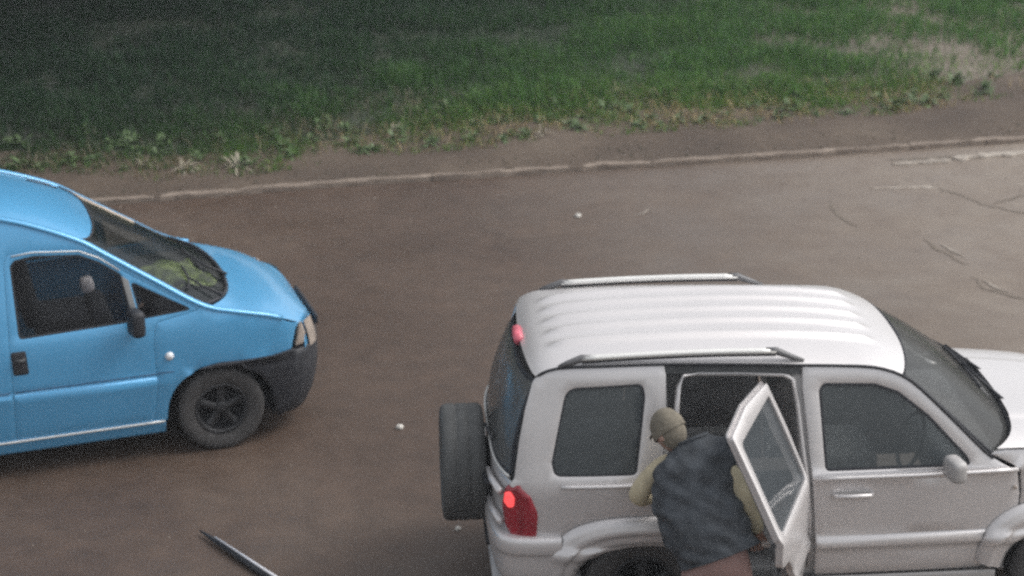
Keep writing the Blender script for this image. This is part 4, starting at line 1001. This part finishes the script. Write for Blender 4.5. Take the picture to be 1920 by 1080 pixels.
SHL, SHR = (.06, -1.06, 1.28), (.365, -1.30, 1.405); ELL, ELR = (-.085, -1.08, 1.09), (.515, -1.40, 1.24); WRL, WRR = (.05, -.90, 1.02), (.585, -1.37, .985)
V = [PEL, (.29, -1.36, 1.10), (.24, -1.27, 1.28), (.205, -1.21, 1.38), NECK, (.13, -1.145, 1.47),
     SHL, ELL, WRL, SHR, ELR, WRR, (.25, -1.45, .86), (.20, -1.44, .48), FEET[0], (.17, -1.36, .045), (.43, -1.44, .86), (.49, -1.42, .48), FEET[1], (.53, -1.33, .045)]
Ed = [(0, 1), (1, 2), (2, 3), (3, 4), (4, 5), (3, 6), (6, 7), (7, 8), (3, 9), (9, 10), (10, 11), (0, 12), (12, 13), (13, 14), (14, 15), (0, 16), (16, 17), (17, 18), (18, 19)]
Rd = [.11, .10, .085, .065, .050, .055, .05, .042, .028, .055, .042, .028, .085, .055, .038, .035, .085, .055, .038, .035]
fing = lambda w_, d: None
def hand(w_, d, up, sgn_):
    """palm, four fingers and thumb grown from the wrist vertex"""
    global V, Ed, Rd
    w_i, W_ = w_, Vector(V[w_]); d = Vector(d).normalized(); up = Vector(up).normalized(); s = d.cross(up).normalized()
    p = len(V); V.append(tuple(W_+d*.05)); Rd.append(.030); Ed.append((w_i, p))
    for k, L_ in enumerate((.062, .072, .068, .054)):
        o_ = s*(k-1.5)*.021; a = len(V)
        V += [tuple(W_+d*.085+o_), tuple(W_+d*(.085+L_*.55)+o_-up*.012), tuple(W_+d*(.085+L_*.85)+o_-up*.038)]
        Rd += [.011, .009, .008]; Ed += [(p, a), (a, a+1), (a+1, a+2)]
    a = len(V); V += [tuple(W_+d*.045+s*sgn_*.04), tuple(W_+d*.075+s*sgn_*.055-up*.015)]; Rd += [.012, .009]; Ed += [(p, a), (a, a+1)]
hand(8, (.3, .9, -.2), (0, .2, 1), -1); hand(11, (.05, .5, -.8), (0, .8, .5), 1)
body = skin('body', per, M['skin'], V, Ed, Rd)
# head with a face turned down to the left
def head_mesh():
    b = bmesh.new(); bmesh.ops.create_uvsphere(b, u_segments=28, v_segments=20, radius=1)
    for v in b.verts:
        x_, y_, z_ = v.co          # face looks along +y
        sx, sy, sz = .076, .095, .115
        if z_ < 0: sx *= 1+.22*z_; sy *= 1+.10*z_
        n_ = 0
        if y_ > .4:
            n_ += .022*math.exp(-((x_/.16)**2+((z_+.12)/.24)**2))      # nose
            n_ -= .010*(math.exp(-(((x_-.36)/.16)**2+((z_-.10)/.12)**2))+math.exp(-(((x_+.36)/.16)**2+((z_-.10)/.12)**2)))
            n_ += .006*math.exp(-((x_/.3)**2+((z_+.48)/.10)**2))+.008*math.exp(-((x_/.25)**2+((z_+.8)/.15)**2))
        v.co = Vector((x_*sx, y_*sy+n_, z_*sz))
    me_ = bpy.data.meshes.new('head'); b.to_mesh(me_); b.free(); return me_
fr = Matrix.Rotation(R(38), 4, 'Z') @ Matrix.Rotation(R(-34), 4, 'X') @ Matrix.Scale(1.06, 4)
HM = Matrix.Translation(HEAD) @ fr
hm = head_mesh(); hm.transform(HM); hd_ = link('head', hm, M['skin'], body)
for s in (-1, 1):
    e_ = rbox('ear', hd_, M['skin'], (0, 0, 0), (.018, .035, .055), .008, seg=3); e_.data.transform(HM @ Matrix.Translation((s*.077, -.005, -.005)))
    e_ = rbox('eye', hd_, M['lens_white'], (0, 0, 0), (.022, .008, .012), .004, seg=2); e_.data.transform(HM @ Matrix.Translation((s*.028, .083, .012)))
# cap over short hair
b = bmesh.new(); bmesh.ops.create_uvsphere(b, u_segments=28, v_segments=18, radius=1)
bmesh.ops.bisect_plane(b, geom=b.verts[:]+b.edges[:]+b.faces[:], plane_co=(0, 0, -.12), plane_no=(0, .18, 1), clear_inner=True)
for v in b.verts: v.co = Vector((v.co.x*.090, v.co.y*.108, v.co.z*.128+.008))*(1+.03*noise.noise(v.co*3))
me = bpy.data.meshes.new('cap'); b.to_mesh(me); b.free(); me.transform(HM); cp = link('cap', me, M['cap'], per)
pk = grid('peak', cp, M['cap'], lambda u_, v_: HM @ Vector(((-1+2*u_)*.072*(1-.25*v_), .088+.040*v_*(1-.35*(2*u_-1)**2), .035-.025*v_-.02*(2*u_-1)**2)), 12, 5)
hr_ = bmesh.new(); bmesh.ops.create_uvsphere(hr_, u_segments=24, v_segments=16, radius=1)
bmesh.ops.bisect_plane(hr_, geom=hr_.verts[:]+hr_.edges[:]+hr_.faces[:], plane_co=(0, .1, 0), plane_no=(0, -1, .25), clear_inner=True)
for v in hr_.verts: v.co = Vector((v.co.x*.082, v.co.y*.100, v.co.z*.108))
me = bpy.data.meshes.new('hair'); hr_.to_mesh(me); hr_.free(); me.transform(HM); link('hair', me, M['cap'], per)
# shirt sleeves and collar
skin('shirt', per, M['shirt'], [(.205, -1.21, 1.37), NECK, SHL, ((SHL[0]+ELL[0])/2-.015, (SHL[1]+ELL[1])/2, (SHL[2]+ELL[2])/2), ELL, ((ELL[0]+WRL[0])/2, (ELL[1]+WRL[1])/2, (ELL[2]+WRL[2])/2), WRL, SHR, ((SHR[0]+ELR[0])/2+.01, (SHR[1]+ELR[1])/2, (SHR[2]+ELR[2])/2), ELR, ((ELR[0]+WRR[0])/2, (ELR[1]+WRR[1])/2, (ELR[2]+WRR[2])/2), WRR, (.27, -1.31, 1.2), (.32, -1.42, .95)],
     [(0, 1), (0, 2), (2, 3), (3, 4), (4, 5), (5, 6), (0, 7), (7, 8), (8, 9), (9, 10), (10, 11), (0, 12), (12, 13)],
     [.11, .062, .066, .066, .070, .060, .045, .062, .064, .066, .056, .042, .09, .11])
# vest: lofted shell round the torso
def vest_fn(u_, v_):
    a = 2*math.pi*u_; k = v_
    c0 = [(0, Vector((.35, -1.46, .90))), (.25, Vector((.285, -1.40, 1.03))), (.55, Vector((.222, -1.32, 1.19))), (.80, Vector((.222, -1.25, 1.375))), (.92, Vector((.232, -1.205, 1.46))), (1, Vector((.215, -1.165, 1.50)))]
    def li(idx): return lin(k, [(q[0], q[1][idx]) for q in c0])
    cen = Vector((li(0), li(1), li(2)))
    hw = interp(k, [(0, .220), (.25, .248), (.55, .246), (.80, .250), (.90, .222), (.96, .140), (1, .078)]); hd2 = interp(k, [(0, .18), (.25, .19), (.55, .18), (.8, .155), (.92, .10), (1, .078)])
    sx = Vector((.93, -.04, .36)).normalized()
    up = Vector((-.33, .42, .85)).normalized(); dp = up.cross(sx).normalized(); e = .85
    c, s = math.cos(a), math.sin(a)
    p = cen+sx*hw*math.copysign(abs(c)**e, c)+dp*hd2*math.copysign(abs(s)**e, s)
    fo = .024*noise.noise(Vector((p.x*7, p.y*7, p.z*13)))+.015*math.sin(p.z*62+p.x*30+5*noise.noise(p*4))*(.55+.6*noise.noise(p*3+Vector((7, 0, 0))))+.006*noise.noise(p*26)
    
    return p+(p-cen).normalized()*fo
vst = recalc(grid('vest', per, M['vest'], vest_fn, 72, 60))
tube('vest_hem', vst, M['vest'], [vest_fn(t, .0) for t in np.linspace(0, 1, 60)], .010, 6)
tube('collar', vst, M['vest'], [vest_fn(t, .99)+Vector((0, 0, .004)) for t in np.linspace(0, 1, 30)], .011, 6)
trs = skin('trousers', per, M['trousers'], [(.335, -1.44, .90), (.33, -1.43, 1.0), (.245, -1.45, .82), (.205, -1.44, .50), (.17, -1.49, .13), (.44, -1.44, .82), (.485, -1.42, .50), (.52, -1.46, .13)],
     [(0, 1), (0, 2), (2, 3), (3, 4), (0, 5), (5, 6), (6, 7)], [(.175, .16), (.165, .15), .125, .090, .075, .125, .090, .075])
for nm, (a, b_) in (('shoe', ((.165, -1.53, .045), (.15, -1.33, .035))), ('shoe', ((.52, -1.50, .045), (.53, -1.30, .035)))):
    tube(nm, per, M['shoe'], [a, Vector(a).lerp(Vector(b_), .3), Vector(a).lerp(Vector(b_), .75), b_], [.032, .046, .044, .026], 12, (1, .85))

# ================================================================== added haze volume, stands in for a window-glass veil and lifts darks
hz_ = bmesh.new(); bmesh.ops.create_cube(hz_, size=1); bmesh.ops.scale(hz_, vec=(150, 130, 17), verts=hz_.verts); bmesh.ops.translate(hz_, vec=(0, 20, 7.3), verts=hz_.verts)
me = bpy.data.meshes.new('haze'); hz_.to_mesh(me); hz_.free(); hm_ = bpy.data.materials.new('veil_haze'); hm_.use_nodes = True; hm_.node_tree.nodes.clear()
pv_ = hm_.node_tree.nodes.new('ShaderNodeVolumePrincipled'); pv_.inputs['Density'].default_value = .0016; pv_.inputs['Color'].default_value = (.86, .9, .96, 1); mo_ = hm_.node_tree.nodes.new('ShaderNodeOutputMaterial')
hm_.node_tree.links.new(pv_.outputs[0], mo_.inputs['Volume']); me.materials.append(hm_); tag(link('haze', me, smooth=False), kind='stuff')
